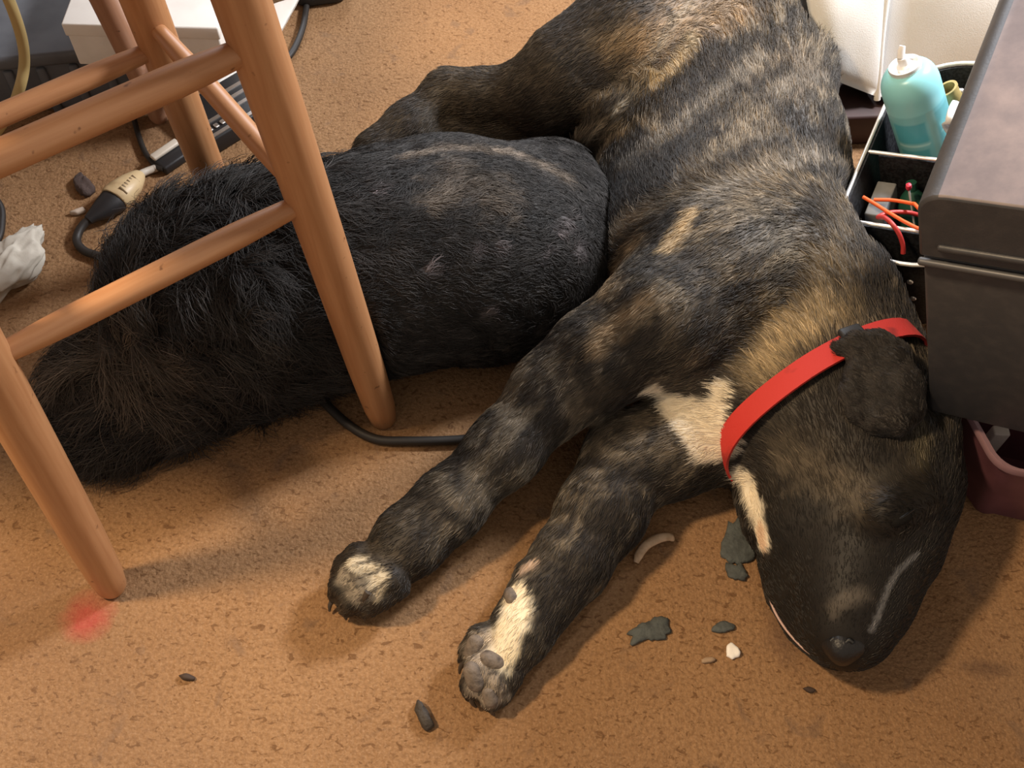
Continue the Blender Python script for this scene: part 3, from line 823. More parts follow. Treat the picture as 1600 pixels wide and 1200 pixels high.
# ------------------------------------------------------------------ shaggy black dog
CORD_PX = [(146, 338, .014), (128, 354, .010), (120, 375, .006), (132, 392, .006), (168, 408, .006), (240, 470, .006), (360, 540, .006), (470, 592, .006), (500, 622, .006), (545, 664, .006), (588, 686, .006), (640, 689, .006), (700, 688, .006), (742, 685, .006)]
rngb = np.random.default_rng(11)
K = Body()
K.chain([(835, 395, .092, .086), (740, 398, .104, .097), (640, 412, .107, .097), (540, 428, .110, .097), (450, 440, .112, .096), (370, 470, .110, .092)], 'body', .06, -1)
K.chain([(800, 312, .10, .061), (690, 322, .105, .065), (600, 336, .10, .063)], 'body', .05, -1)
K.chain([(870, 285, .085, .050), (885, 330, .085, .055)], 'body', .05, 1)
K.chain([(880, 360, .08, .060), (885, 440, .07, .060)], 'body', .04, 1)
K.chain([(860, 440, .07, .065), (780, 480, .06, .055)], 'body', .04, 1)
K.chain([(360, 440, .115, .088), (312, 452, .115, .080), (295, 480, .110, .076)], 'head', .04, -1)
K.chain([(300, 515, .100, .058), (308, 560, .080, .046), (312, 585, .070, .036)], 'muzzle', .03, -1)
K.chain([(268, 372, .165, .018), (250, 395, .155, .022), (236, 425, .13, .022), (232, 455, .11, .016)], 'ear', .012, 1)
K.chain([(385, 400, .195, .018), (398, 440, .195, .022), (400, 480, .175, .024), (393, 512, .15, .016)], 'ear', .012, 1)
K.chain([(240, 560, .060, .060), (180, 600, .050, .050), (130, 630, .035, .034)], 'ruff', .04, 1)
K.chain([(400, 540, .06, .055), (330, 598, .045, .038), (250, 640, .035, .032), (185, 662, .030, .033), (160, 668, .028, .030)], 'leg', .03, 1)
K.chain([(480, 510, .07, .055), (440, 565, .04, .034), (380, 600, .03, .026)], 'leg', .03, 1)
LEGC = [leg_pt(1, 1, 0), leg_pt(1, 1, .3)]; LEGB = [leg_pt(1, -1, 0), leg_pt(1, -1, .3)]
def capd(P, a, b): t = seg_pt(P, a, b); return np.linalg.norm(P - (a + t[:, None] * (b - a)), axis=1)
def stool_sdf(P): return np.minimum(capd(P, *LEGC), capd(P, *LEGB)) - .020
CORDP = catmull([at(*p) for p in CORD_PX], 4)
def cord_sdf(P):
    d = np.full(len(P), 9.)
    near = P[:, 2] < .04
    for a, b in zip(CORDP[:-1], CORDP[1:]): d[near] = np.minimum(d[near], capd(P[near], a, b))
    d = np.minimum(d - .0055, capd(P, at(186, 306, .016), at(140, 342, .014)) - .0215)
    d = np.minimum(d, capd(P, at(181, 309, .017), at(217, 273, .014)) - .0215)
    return d
K.carves += [(stool_sdf, .003), (B.field, .002), (cord_sdf, .006)]
Vk, Qk = K.surface(.0070)
Vk = relax(Vk, Qk, 3, .5)
shaggy = empty('black_dog', (-.2, .7, 0), 'shaggy black dog lying behind the stool legs beside the brindle dog', 'dog')
zk = [p[6] for p in K.prims]; FLK = np.array([p[7] for p in K.prims])
def black_coat(P):
    n = fbm(P * 16, 71, 3); n2 = fbm(P * 45, 72, 2)
    c = np.array([.0255, .0230, .0210])[None] * (.65 + .7 * n[:, None])
    def patch(uv, r, soft, col, seed, a):
        nonlocal c
        if seed not in SURF: SURF[seed] = K.surf(uv)
        m = capsule_mask(P, list(SURF[seed]), r, soft, seed, .9)[:, None] * a
        c = c + (np.array(col) - c) * m
    patch([(620, 248), (700, 232), (790, 238), (880, 275)], .009, .010, (.15, .118, .088), 73, .8)  # highlight along the back ridge, painted into the coat
    patch([(700, 275), (760, 290), (770, 310)], .024, .022, (.085, .066, .048), 74, .7)
    patch([(668, 318), (692, 308)], .009, .009, (.16, .13, .10), 75, .8)
    for i, (u, v) in enumerate([(578, 305), (868, 362), (882, 352), (845, 400), (900, 395), (740, 395), (665, 425), (755, 490), (775, 390)]):
        patch([(u, v), (u + 6, v - 6)], .004, .007, (.16, .135, .135), 80 + i, .75)  # pale tufts with small lilac highlights painted into the coat
    patch([(110, 580), (170, 560), (240, 585)], .035, .035, (.105, .082, .060), 95, .85)
    patch([(240, 640), (270, 650)], .014, .014, (.060, .048, .036), 96, .6)
    patch([(305, 582), (318, 586)], .005, .008, (.20, .17, .15), 97, .85)  # shine at the nose painted as a pale spot
    return np.clip(c, 0, 1)
body_mesh('body', Vk, Qk, black_coat(Vk), BLACK_FUR, shaggy)
NB = 130000
Rk, Nk = sample_surface(Vk, Qk, NB, rngb, lambda C: np.where(C[:, 2] < .01, .3, 1.0))
Wk = K.weights(Rk, .02)
fk = Wk @ FLK + .9 * np.stack([fbm(Rk * 11, 64, 2) - .5, fbm(Rk * 11, 65, 2) - .5, fbm(Rk * 11, 66, 2) - .5], 1) + np.array([0, 0, -.15])
left = 1 - smooth(-.30, -.10, Rk[:, 0])
kv, ks = clumps(Rk, .016, 400); kv2, ks2 = clumps(Rk, .007, 440)
fk = fk + kv * (.45 + .45 * left)[:, None] + kv2 * .25
Lk = (.015 + .034 * left) * rngb.uniform(.5, 1.3, NB) * (.75 + .5 * ks)
for j, z_ in enumerate(zk):
    if z_ == 'muzzle': Lk *= 1 - .45 * Wk[:, j]
ptk = strands(Rk, Nk, fk, Lk, .22 + .30 * left * ks, rngb, 6, .16, .12, .10)
ck = black_coat(Rk) * np.exp(rngb.normal(0, .25, NB) + (ks - .5) * .8 + (ks2 - .5) * .6)[:, None]
fur_object('fur', ptk, np.clip(ck, 0, 1), np.full(NB, .00042) * rngb.uniform(.7, 1.3, NB), BLACK_FUR, shaggy, 'long black coat')
kp = list(K.surf([(305, 586), (319, 588), (262, 492), (272, 496), (322, 498), (333, 494)], -.003))
wblob('nose', [[(kp[0], .009), (kp[1], .009)]], NOSE, shaggy, .0022, .008)
for i in (2, 4): wblob('eye', [[(kp[i], .006), (kp[i + 1], .006)]], mat('eyelid_black', (.010, .009, .009), .4), shaggy, .002)
# ------------------------------------------------------------------ tilted clutter on the right: caddy and toolbox share a lean
# desk caddy
def cl(a, b, c): return A0 + a * E1 + b * E2 + c * U
def stadium(x0, x1, y0, y1, r, n=12):
    out = []
    for cx_, cy_, s in ((x1 - r, y1 - r, 0), (x0 + r, y1 - r, 1), (x0 + r, y0 + r, 2), (x1 - r, y0 + r, 3)):
        for k in range(n + 1):
            t = math.pi / 2 * (s + k / n); out.append((cx_ + r * math.cos(t), cy_ + r * math.sin(t)))
    return out
caddy = empty('desk_caddy', cl(.06, .1, -.13), 'black oval desk caddy with a bright metal rim behind the toolbox', 'caddy')
DARK_MESH = mat('dark_mesh', (.030, .032, .036), .5, .3, noise=(300, (.012, .012, .014), .45, .55))
def shell(levels, mat_, name, parent, inner=.003, lab=None):
    V_ = []; F_ = []; n = None
    for (c, shrink) in levels:
        ring = stadium(CX0 + shrink, CX1 - shrink, CY0 + shrink, CY1 - shrink, .080 - shrink * .6)
        n = len(ring); V_ += [cl(a, b, c) for a, b in ring]
    for i in range(len(levels) - 1):
        for k in range(n):
            k2 = (k + 1) % n; F_.append((i * n + k, i * n + k2, (i + 1) * n + k2, (i + 1) * n + k))
    F_.append(tuple(range(n))); F_.append(tuple((len(levels) - 1) * n + k for k in range(n)))
    return sharp(mesh(name, V_, F_, mat_, parent, True, lab), 40)
shell([(-.002, .002), (-.06, .004), (-.125, .012), (-.127, .014), (-.1262, .016), (-.122, .018)][::1] and
      [(-.122, .016), (-.001, .0045), (-.001, .0015), (-.127, .010)], DARK_MESH, 'tub', caddy)
ring = stadium(CX0, CX1, CY0, CY1, .080)
rp = [cl(a, b, .001) for a, b in ring]
def loop_tube(name, pts, r, m, parent):
    P = np.array(pts); n = len(P); V_ = []; F_ = []
    for i in range(n):
        T = unit(P[(i + 1) % n] - P[i - 1]); s_ = unit(np.cross(T, U))
        for k in range(8):
            t = 2 * math.pi * k / 8; V_.append(P[i] + r * (s_ * math.cos(t) + U * math.sin(t)))
    for i in range(n):
        j = (i + 1) % n
        for k in range(8): F_.append((i * 8 + k, i * 8 + (k + 1) % 8, j * 8 + (k + 1) % 8, j * 8 + k))
    return mesh(name, V_, F_, m, parent)
loop_tube('rim', rp, .0023, STEEL, caddy)
for yb in (.005, .105):
    dv = from_bm('divider', box_bm(cl(CX0 + .014, yb - .001, -.118), E1 * .125, E2 * .002, U * .112), DARK_MESH, caddy, False)
    xl = CX0 + (.003 if yb > .05 else .010)
    tube('divider_rim', [cl(xl, yb, -.002), cl(.06, yb, -.002), cl(CX1 - .004, yb, -.002)], .0022, STEEL, dv, 8)
lathe('rivet', [(0, 0), (.0035, 0), (.003, .0015), (0, .002)], cl(.072, -.0415, -.030), -E2, STEEL, caddy, 12)
lathe('rivet', [(0, 0), (.0035, 0), (.003, .0015), (0, .002)], cl(.074, -.0405, -.062), -E2, STEEL, caddy, 12)

# spray can leaning in the back compartment
ct = on_plane(1413, 100, cl(0, 0, .082), U); cb0 = cl(.050, .150, -.112)
cax = unit(ct - cb0); Lc = float(np.linalg.norm(ct - cb0)); RC = .0315
can = empty('spray_can', cb0, 'aqua blue spray can with white nozzle standing in the caddy', 'can')
def can_paint():
    m = bpy.data.materials.new('can_paint'); m.use_nodes = True; nt = m.node_tree; b = nt.nodes['Principled BSDF']
    b.inputs['Roughness'].default_value = .32; b.inputs['Specular IOR Level'].default_value = .4
    a = nt.nodes.new('ShaderNodeAttribute'); a.attribute_name = 'paint'; nt.links.new(a.outputs['Color'], b.inputs['Base Color']); return m
seg = 64; hs = list(np.linspace(0, Lc - .036, 60)); prof = [(RC * .93, 0)] + [(RC, h + .004) for h in hs]
for t in np.linspace(0, 1, 10)[1:]:
    prof.append((.0165 + (RC - .0165) * math.cos(t * math.pi / 2), Lc - .032 + .026 * math.sin(t * math.pi / 2)))
co = lathe('can_body', prof, cb0, cax, can_paint(), can, seg)
def paint_can(o):
    me = o.data; n = len(me.vertices); v = np.empty(n * 3); me.vertices.foreach_get('co', v); v = v.reshape(-1, 3)
    h = v @ cax; tow = unit(EYE - cb0); tow = unit(tow - np.dot(tow, cax) * cax); sd = np.cross(cax, tow)
    ang = np.degrees(np.arctan2((v @ sd), (v @ tow)))      # 0 faces the room
    c = np.tile(np.array([.27, .63, .68]), (n, 1))
    lab = (h < Lc - .050)
    c[lab] = (.20, .52, .58)
    def blk(a0, a1, h0, h1, col):
        m = (ang > a0) & (ang < a1) & (h > h0) & (h < h1); c[m] = col
    H = Lc
    blk(-65, 5, H - .088, H - .062, (.09, .40, .50)); blk(8, 28, .0, H - .05, (.26, .53, .55)); blk(28, 80, .02, H - .055, (.15, .42, .46))
    blk(-60, 0, H - .125, H - .100, (.10, .40, .48)); blk(-60, 5, H - .095, H - .091, (.42, .70, .72)); blk(35, 75, H - .10, H - .097, (.30, .55, .58)); blk(35, 70, H - .085, H - .082, (.30, .55, .58))
    ca = me.attributes.new('paint', 'FLOAT_COLOR', 'POINT'); ca.data.foreach_set('color', np.hstack([c, np.ones((n, 1))]).ravel())
paint_can(co)
WHITE_PL = mat('white_plastic', (.82, .82, .82), .35)
tp = cb0 + cax * Lc
lathe('can_rim', [(.0150, -.007), (.0172, -.006), (.0178, -.003), (.0170, -.0005), (.0150, -.001), (.0140, -.005), (.0, -.006)], tp, cax, STEEL, can, 32)
nz = lathe('nozzle', [(.0, -.006), (.009, -.006), (.0088, -.001), (.0062, .001), (.0058, .008), (.005, .0095), (.0, .0098)], tp, cax, WHITE_PL, can, 24)
q = tp + cax * .008
tube('nozzle_tip', [q - RT * .002, q + (-DN * .35 + cax * .5) * .012, q + (-DN * .35 + cax * .5) * .018 + RT * .002], [.0042, .0040, .0034], WHITE_PL, nz, 12)

# gold tube and white strap beside the can
tt = on_plane(1479, 138, cl(0, 0, .010), U); tb_ = cl(.098, .200, -.115); tax = unit(tt - tb_); Lt = float(np.linalg.norm(tt - tb_))
BRASS = mat('brass_tube', (.50, .40, .16), .45, .35, noise=(50, (.36, .27, .10), .4, .7))
tube_o = empty('metal_tube', tb_, 'open ended brassy yellow tube standing right of the spray can', 'tube')
lathe('tube_wall', [(.0112, 0), (.0112, Lt - .003), (.0124, Lt - .002), (.0124, Lt), (.0094, Lt), (.0094, Lt - .04), (.0, Lt - .04)], tb_, tax, BRASS, tube_o, 28)
lathe('stud', [(0, 0), (.0028, 0), (.0028, .004), (0, .005)], tt + unit(RT) * .0122 + tax * -.004, unit(RT), STEEL, tube_o, 12)
sp_ = [on_plane(1494, 160, cl(0, 0, .035), U), on_plane(1488, 172, cl(0, 0, .036), U), on_plane(1484, 190, cl(0, 0, .030), U), on_plane(1484, 206, cl(0, 0, .006), U), cl(.118, .125, -.06), cl(.118, .125, -.112)]
tag(tube('white_strap', catmull(sp_, 5), .0048, WHITE_PL, None, 12, flat=.5), 'white plastic strap sticking up from the caddy beside the toolbox lid', 'strap')
# cables and bits in the front compartments
ORANGE = mat('orange_cable', (.80, .13, .03), .5); REDC = mat('red_cable', (.42, .03, .025), .5); GREEN = mat('green_plastic', (.015, .075, .05), .4)
def cpl(u, v, c): return on_plane(u, v, cl(0, 0, c), U)
tag(tube('orange_cable', catmull([cpl(1349, 308, -.012), cpl(1366, 318, -.010), cpl(1390, 333, -.006), cpl(1418, 349, .004), cpl(1440, 358, .006), cpl(1455, 350, .004), cpl(1432, 322, -.004), cpl(1424, 318, -.010), cpl(1395, 313, -.015), cpl(1366, 312, -.018)], 6), .0021, ORANGE, None, 10), 'bright orange cable looped in the middle of the caddy', 'cable')
tag(tube('red_cable', catmull([cpl(1436, 336, -.030), cpl(1418, 332, -.020), cpl(1392, 332, -.012), cpl(1372, 339, -.004), cpl(1382, 340, .012), cpl(1394, 350, .014), cpl(1405, 366, .006), cpl(1411, 384, -.006), cpl(1411, 396, -.014)], 6), .0026, REDC, None, 10), 'dark red cable hanging over the front divider of the caddy', 'cable')
g0 = cl(.02, .07, -.117)
gb = lathe('green_bottle', [(.0, 0), (.016, 0), (.017, .004), (.017, .060), (.012, .072), (.006, .080), (.006, .090), (0, .090)], g0 + E1 * .022, unit(U + .25 * E2 - .1 * E1), GREEN, None, 24)
tag(gb, 'dark green bottle lying low in the middle caddy compartment', 'bottle')
GREY_BOX = mat('grey_card', (.23, .24, .24), .7, noise=(40, (.15, .16, .17), .4, .7))
tag(from_bm('grey_box', box_bm(cl(-.004, .040, -.117), E1 * .022, E2 * .050, U * .085, .002), GREY_BOX), 'small grey box upright in the middle caddy compartment', 'box')
bb = cl(.076, -.010, -.1210)
tag(lathe('bottle_top', [(0, 0), (.013, 0), (.0135, .012), (.011, .016), (0, .017)], bb + U * .028, U, mat('pale_cap', (.52, .50, .44), .5), None, 24), 'pale round bottle top in the front caddy compartment', 'bottle top')
tag(from_bm('cardboard_scrap', box_bm(cl(.050, -.014, -.1205), E1 * .055, E2 * .014, U * .026, .003), mat('scrap_card', (.24, .20, .16), .8, noise=(60, (.15, .12, .1), .4, .7))), 'brown cardboard scrap under the pale bottle top in the caddy', 'scrap')
tag(lathe('pink_pin', [(0, 0), (.0022, 0), (.0034, .004), (.0030, .008), (0, .010)], cpl(1420, 296, -.02), U, mat('pink_plastic', (.70, .05, .10), .5), None, 12), 'tiny pink pin head above the orange cable', 'pin')
tube_pin = bpy.data.objects['pink_pin']
tube('pin_stem', [cpl(1420, 296, -.02) + U * .001, cl(.055, .045, -.117)], .0012, STEEL, tube_pin, 8)

# toolbox
PAINT = mat('charcoal_paint', (.050, .050, .054), .42, spec=.4, noise=(90, (.064, .062, .064), .45, .7), bump=(500, .12, .001))
def dusty():
    m = bpy.data.materials.new('dusty_lid'); m.use_nodes = True; nt = m.node_tree; L = nt.links; N_ = nt.nodes; b = N_['Principled BSDF']
    b.inputs['Roughness'].default_value = .5
    tc = N_.new('ShaderNodeTexCoord'); n = N_.new('ShaderNodeTexNoise'); n.inputs['Scale'].default_value = 9; n.inputs['Detail'].default_value = 7; n.inputs['Roughness'].default_value = .62
    L.new(tc.outputs['Object'], n.inputs['Vector'])
    r = N_.new('ShaderNodeValToRGB'); L.new(n.outputs[0], r.inputs[0])
    r.color_ramp.elements[0].position = .36; r.color_ramp.elements[0].color = (.095, .077, .081, 1)
    r.color_ramp.elements[1].position = .68; r.color_ramp.elements[1].color = (.285, .225, .212, 1)
    e = r.color_ramp.elements.new(.5); e.color = (.160, .130, .133, 1)
    L.new(r.outputs[0], b.inputs['Base Color']); return m
toolbox = empty('toolbox', P0 - U * TBH + E1 * .15 + E2 * .15, 'dark charcoal toolbox with dusty pinkish brown lid at the right edge', 'toolbox')
LIDH = .073
from_bm('box_body', box_bm(P0 - U * TBH, E1 * TBW, E2 * TBD, U * (TBH - LIDH - .004), .004, 2), PAINT, toolbox)
def lid():
    bm = box_bm(P0 - U * LIDH - E1 * .002 - E2 * .002, E1 * (TBW + .004), E2 * (TBD + .004), U * LIDH)
    bm.edges.ensure_lookup_table()
    ed = [e for e in bm.edges if all(np.dot(np.array(v.co) - P0, U) > -.001 for v in e.verts)]
    vd = [e for e in bm.edges if abs(np.dot(unit(np.array(e.verts[0].co - e.verts[1].co)), U)) > .9]
    side = [e for e in ed if abs(np.dot(unit(np.array(e.verts[0].co - e.verts[1].co)), E2)) > .9]
    bmesh.ops.bevel(bm, geom=side, offset=.020, segments=6, affect='EDGES', profile=.5)
    o = from_bm('lid', bm, PAINT, toolbox)
    bv = o.modifiers.new('bevel', 'BEVEL'); bv.width = .0025; bv.segments = 2; bv.limit_method = 'ANGLE'
    o.data.materials.append(dusty())
    for p in o.data.polygons:
        if np.dot(np.array(p.normal), U) > .93: p.material_index = 1
    return sharp(o, 35)
lid_o = lid()
from_bm('lid_lip', box_bm(P0 - U * (LIDH - .012) + E1 * .012 - E2 * .005, E1 * (TBW - .02), E2 * .006, U * .006, .002, 2), PAINT, lid_o)
from_bm('body_flange', box_bm(P0 - U * (LIDH + .010) - E1 * .003 - E2 * .0045, E1 * (TBW + .004), E2 * .006, U * .006, .002, 2), mat('worn_edge', (.10, .10, .105), .45, .3), toolbox)
from_bm('seam_strip', box_bm(P0 - U * (LIDH + .006) + E1 * .004 + E2 * .004, E1 * (TBW - .008), E2 * (TBD - .008), U * .012), mat('seam_black', (.006, .006, .006), .7), toolbox)

# ------------------------------------------------------------------ maroon bin under the toolbox
PINK = mat('maroon_plastic', (.15, .055, .070), .5, noise=(25, (.10, .035, .045), .4, .7)); PINKR = mat('pink_rim', (.27, .155, .17), .5)
def bin_ring(shrink, z, r=.022):
    # left wall end - corner - right end - back
    Lw, Rw = .15, .24
    c0 = bc + dl * Lw; c1 = bc + dr * Rw; c2 = bc + dl * Lw + dr * Rw
    cen = (bc + c2) / 2
    pts = []
    for p, a, b_ in ((bc, dl, dr), (c1, -dr, dl), (c2, -dl, -dr), (c0, dr, -dl)):
        for k in range(7):
            t = k / 6; q = p + a * r * (1 - t) ** 2 + b_ * r * t ** 2
            q = q + unit((cen - q) * [1, 1, 0]) * shrink
            pts.append(np.array([q[0], q[1], z]))
    return pts
bin_ = empty('plastic_bin', bin_ring(0.05, 0)[0], 'maroon plastic bin with a pink rim beneath the toolbox', 'bin')
def rings(name, R_, m, parent, close=True, lab=None):
    n = len(R_[0]); V_ = [p for r in R_ for p in r]; F_ = []
    for i in range(len(R_) - 1):
        for k in range(n): k2 = (k + 1) % n; F_.append((i * n + k, i * n + k2, (i + 1) * n + k2, (i + 1) * n + k))
    if close: F_.append(tuple(range(n))); F_.append(tuple((len(R_) - 1) * n + k for k in range(n)))
    return sharp(mesh(name, V_, F_, m, parent, True, lab), 45)
rings('bin_wall', [bin_ring(.054, .004), bin_ring(.050, .0015), bin_ring(.018, .10), bin_ring(.004, RIMZ - .006), bin_ring(.007, RIMZ - .006), bin_ring(.056, .006)], PINK, bin_)
rings('rim', [bin_ring(.006, RIMZ - .010), bin_ring(.001, RIMZ - .010), bin_ring(-.001, RIMZ - .003), bin_ring(0.0, RIMZ), bin_ring(.005, RIMZ - .001), bin_ring(.006, RIMZ - .010)], PINKR, bin_, False, 'pale pink rim')
wq = at(1568, 680, .085)
wb = from_bm('white_stub', box_bm(np.array([wq[0] - .009, wq[1], .010]), (.017, 0, 0), (0, .012, 0), (0, 0, wq[2] - .010), .002), WHITE_CARD)
tag(wb, 'white stub standing in the maroon bin', 'stub')

# ------------------------------------------------------------------ white couch corner at the back
couch = empty('white_couch', (c_bot[0] + .3, c_bot[1] + .3, 0), 'white cloth couch corner with a piped seam on a dark plinth', 'couch')
def puff(name, A, Bp, Cp, Dp, bulge, m, seed, n=26):
    V_ = []; F_ = []
    nrm = unit(np.cross(Bp - A, Dp - A))
    if np.dot(nrm, EYE - A) < 0: nrm = -nrm
    P = []
    for i in range(n):
        for j in range(n):
            s, t = i / (n - 1), j / (n - 1)
            P.append((A * (1 - s) + Bp * s) * (1 - t) + (Dp * (1 - s) + Cp * s) * t)
    P = np.array(P); S_ = np.repeat(np.linspace(0, 1, n), n); T_ = np.tile(np.linspace(0, 1, n), n)
    h = bulge * (np.clip(np.sin(np.pi * S_), 0, 1) * np.clip(np.sin(np.pi * T_), 0, 1)) ** .45 + (fbm(P * np.array([14, 14, 7]), seed, 2) - .5) * .035 * np.sin(np.pi * S_) * (np.sin(np.pi * T_)) ** .5
    front = P + nrm * h[:, None]; back = P - nrm * .05
    V_ = np.vstack([front, back]); N2 = n * n
    for i in range(n - 1):
        for j in range(n - 1):
            q_ = (i * n + j, (i + 1) * n + j, (i + 1) * n + j + 1, i * n + j + 1); F_.append(q_); F_.append(tuple(x + N2 for x in q_[::-1]))
    rg = [i * n for i in range(n)] + [(n - 1) * n + j for j in range(1, n)] + [i * n + n - 1 for i in range(n - 2, -1, -1)] + [j for j in range(n - 2, 0, -1)]
    for x, y in zip(rg, rg[1:] + rg[:1]): F_.append((x, y, y + N2, x + N2))
    return mesh(name, V_, F_, m, couch)
puff('side_panel', l_bot, c_bot, c_top, l_top, .018, WHITE_CLOTH, 5)
puff('front_panel', c_bot, r_bot, r_top, c_top, .022, WHITE_CLOTH, 9)
tube('piping', catmull([c_bot + [0, 0, -.004], (c_bot * .66 + c_top * .34) + [-.002, -.004, 0], (c_bot * .33 + c_top * .67) + [.002, -.004, 0], c_top], 5), .0045, WHITE_CLOTH, couch, 10)
MAROON = mat('mahogany', (.050, .020, .016), .6, noise=(30, (.030, .012, .010), .4, .7))
pb = np.array([.405, 1.052, 0])
from_bm('plinth', box_bm(pb, (.80, .10, 0), (.07, .45, 0), (0, 0, .050), .004, 2), MAROON, couch, True, 'dark mahogany plinth')

# ------------------------------------------------------------------ back left: dark storage bin, yellow cable, white box, paper, black case
DGREY = mat('dark_grey_plastic', (.125, .132, .145), .6, noise=(20, (.085, .090, .100), .4, .7))
SBZ = .10
b0 = at(-140, 205, 0); b1 = at(305, 158, 0)
bx = unit(b1 - b0); by = unit(np.array([-bx[1], bx[0], 0]))
Lb = float(np.linalg.norm(b1 - b0))
storage = empty('storage_bin', b0, 'low dark blue grey storage bin under the white box', 'bin')
from_bm('bin_wall', box_bm(b0 + by * .008, bx * Lb, by * .40, (0, 0, SBZ - .014), .010, 3), DGREY, storage)
from_bm('lid', box_bm(b0 + by * .0 + [0, 0, SBZ - .020], bx * (Lb + .004), by * .41, (0, 0, .020), .005, 2), DGREY, storage)
for i in range(9): from_bm('rib', box_bm(b0 + by * .003 + bx * (Lb * (.06 + .11 * i)), bx * .012, by * .010, (0, 0, SBZ - .024), .002, 1), DGREY, storage)
YEL = mat('yellow_cable', (.50, .38, .16), .5)
tag(tube('yellow_cable', catmull([at(0, -30, .30), at(18, 10, .27), at(34, 60, .22), at(38, 100, .18), at(30, 140, .15), at(14, 178, .10), at(-20, 225, .03), at(-60, 262, .008), at(-120, 290, .007)], 6), .0062, YEL, None, 12), 'thick yellow cable hanging down over the dark bin at upper left', 'cable')
# white box
wz = SBZ + .064
w0 = at(98, 36, wz); w1 = at(338, 42, wz); w1[2] = w0[2] = wz
wx = unit(w1 - w0); wy = unit(np.array([-wx[1], wx[0], 0])); LW = float(np.linalg.norm(w1 - w0))
wbx = empty('white_box', (w0[0], w0[1], 0), 'flat white cardboard box on the dark bin behind the stool legs', 'box')
from_bm('box_body', box_bm([w0[0], w0[1], SBZ + .001], wx * LW, wy * .20, (0, 0, wz - SBZ - .006), .002, 2), WHITE_CARD, wbx)
from_bm('lid', box_bm(np.array([w0[0], w0[1], wz - .018]) - wx * .002 - wy * .002, wx * (LW + .004), wy * .204, (0, 0, .018), .002, 2), WHITE_CARD, wbx)
def sheet(name, corners, m, label, cat, n=14, amp=.006, seed=1, th_=.0015):
    A, Bq, Cq, Dq = corners
    P = np.array([[(A * (1 - s) + Bq * s) * (1 - t) + (Dq * (1 - s) + Cq * s) * t for t in np.linspace(0, 1, n)] for s in np.linspace(0, 1, n)]).reshape(-1, 3)
    P[:, 2] += (fbm(P * 35, seed, 2) - .3) * amp
    P[:, 2] = np.maximum(P[:, 2], .002 + th_)
    V_ = np.vstack([P, P - [0, 0, th_]]); F_ = []; N2 = n * n
    for i in range(n - 1):
        for j in range(n - 1):
            q_ = (i * n + j, (i + 1) * n + j, (i + 1) * n + j + 1, i * n + j + 1); F_.append(q_); F_.append(tuple(x + N2 for x in q_[::-1]))
    rg = [i * n for i in range(n)] + [(n - 1) * n + j for j in range(1, n)] + [i * n + n - 1 for i in range(n - 2, -1, -1)] + [j for j in range(n - 2, 0, -1)]
    for x, y in zip(rg, rg[1:] + rg[:1]): F_.append((x, y, y + N2, x + N2))
    return tag(mesh(name, V_, F_, m), label, cat)
sheet('white_paper', [at(338, 138, .006), at(432, 66, .006), at(472, -10, .03), at(372, 30, .07)], WHITE_CARD, 'white paper sheet leaning beside the white box', 'paper', amp=.012, seed=4)
# black case with silver strips
SILV = mat('silver', (.75, .73, .70), .3, .9)
k0 = at(340, 243, 0); k1 = at(432, 186, 0)
kx = unit(k1 - k0); ky = unit(np.array([-kx[1], kx[0], 0]))
case = empty('black_case', k0, 'low black case with bright silver strips between the two right stool legs', 'case')
from_bm('case_body', box_bm(k0 + [0, 0, .001], kx * .115, ky * .085, (0, 0, .026), .003, 2), BLACK_PLASTIC, case)
for yy, x0_, x1_ in ((.003, .0, .075), (.028, -.0, .1), (.045, .05, .11), (.060, .05, .11)):
    from_bm('silver_strip', box_bm(k0 + kx * x0_ + ky * yy + [0, 0, .0265], kx * (x1_ - x0_), ky * .0055, (0, 0, .002)), SILV, case, False)
for i in range(5):
    from_bm('key', box_bm(k0 + kx * (.006 + i * .010) + ky * .014 + [0, 0, .0268], kx * .006, ky * .008, (0, 0, .003), .001, 1), SILV, case, False)

# ------------------------------------------------------------------ cords
def cord(name, px, z, r, label, m=CORD, cat='cord', n=6):
    return tag(tube(name, catmull([at(u, v, zz) for (u, v), zz in zip(px, z)], n), r, m, None, 10), label, cat)
# black plug end and cord, runs under the black dog, out past the stool leg
pl0, pl1 = at(180, 312, .016), at(132, 345, .014)
plug = empty('power_cord', pl0 * [1, 1, 0], 'black power cord with plug running under the black dog past the stool leg', 'cord')
tube('cord', catmull([at(*p) for p in CORD_PX], 6), .0053, CORD, plug, 10)
tube('plug', [at(183, 309, .016), at(176, 315, .016), at(160, 328, .015), at(145, 338, .014), at(138, 344, .013)], [.0185, .0185, .0150, .0090, .0070], BLACK_PLASTIC, plug, 16, flat=.8)
# tan socket end of an extension cord
ext = empty('extension_cord', at(200, 296, 0), 'tan ribbed socket end of an extension cord beside the black plug', 'cord')
Pt = [at(178, 312, .017), at(181, 309, .017), at(190, 301, .018), at(204, 288, .017), at(214, 277, .015), at(217, 273, .014)]
tube('socket', Pt, [.0190, .0200, .0195, .0165, .0110, .0085], TAN_PLASTIC, ext, 20, flat=.85)
for i in range(6):
    t = i / 5; ax_ = Pt[4] - Pt[1]; c_ = Pt[1] + ax_ * (.12 + .62 * t); ed_ = EYE - c_; ed_ = unit(ed_ - np.dot(ed_, unit(ax_)) * unit(ax_)); c_ = c_ + ed_ * (.0190 - .0046 * t); dv_ = unit(np.cross(ax_, EYE - c_))
    tube('rib', [c_ - dv_ * .0060, c_ + dv_ * .0060], .0014, mat('rib_dark', (.20, .13, .06), .6), ext, 6)
tube('lead', catmull([at(216, 274, .014), at(226, 269, .008), at(240, 264, .006), at(246, 262, .007)], 4), [.0050] * 12 + [.004], mat('pale_lead', (.50, .44, .36), .5), ext, 10)
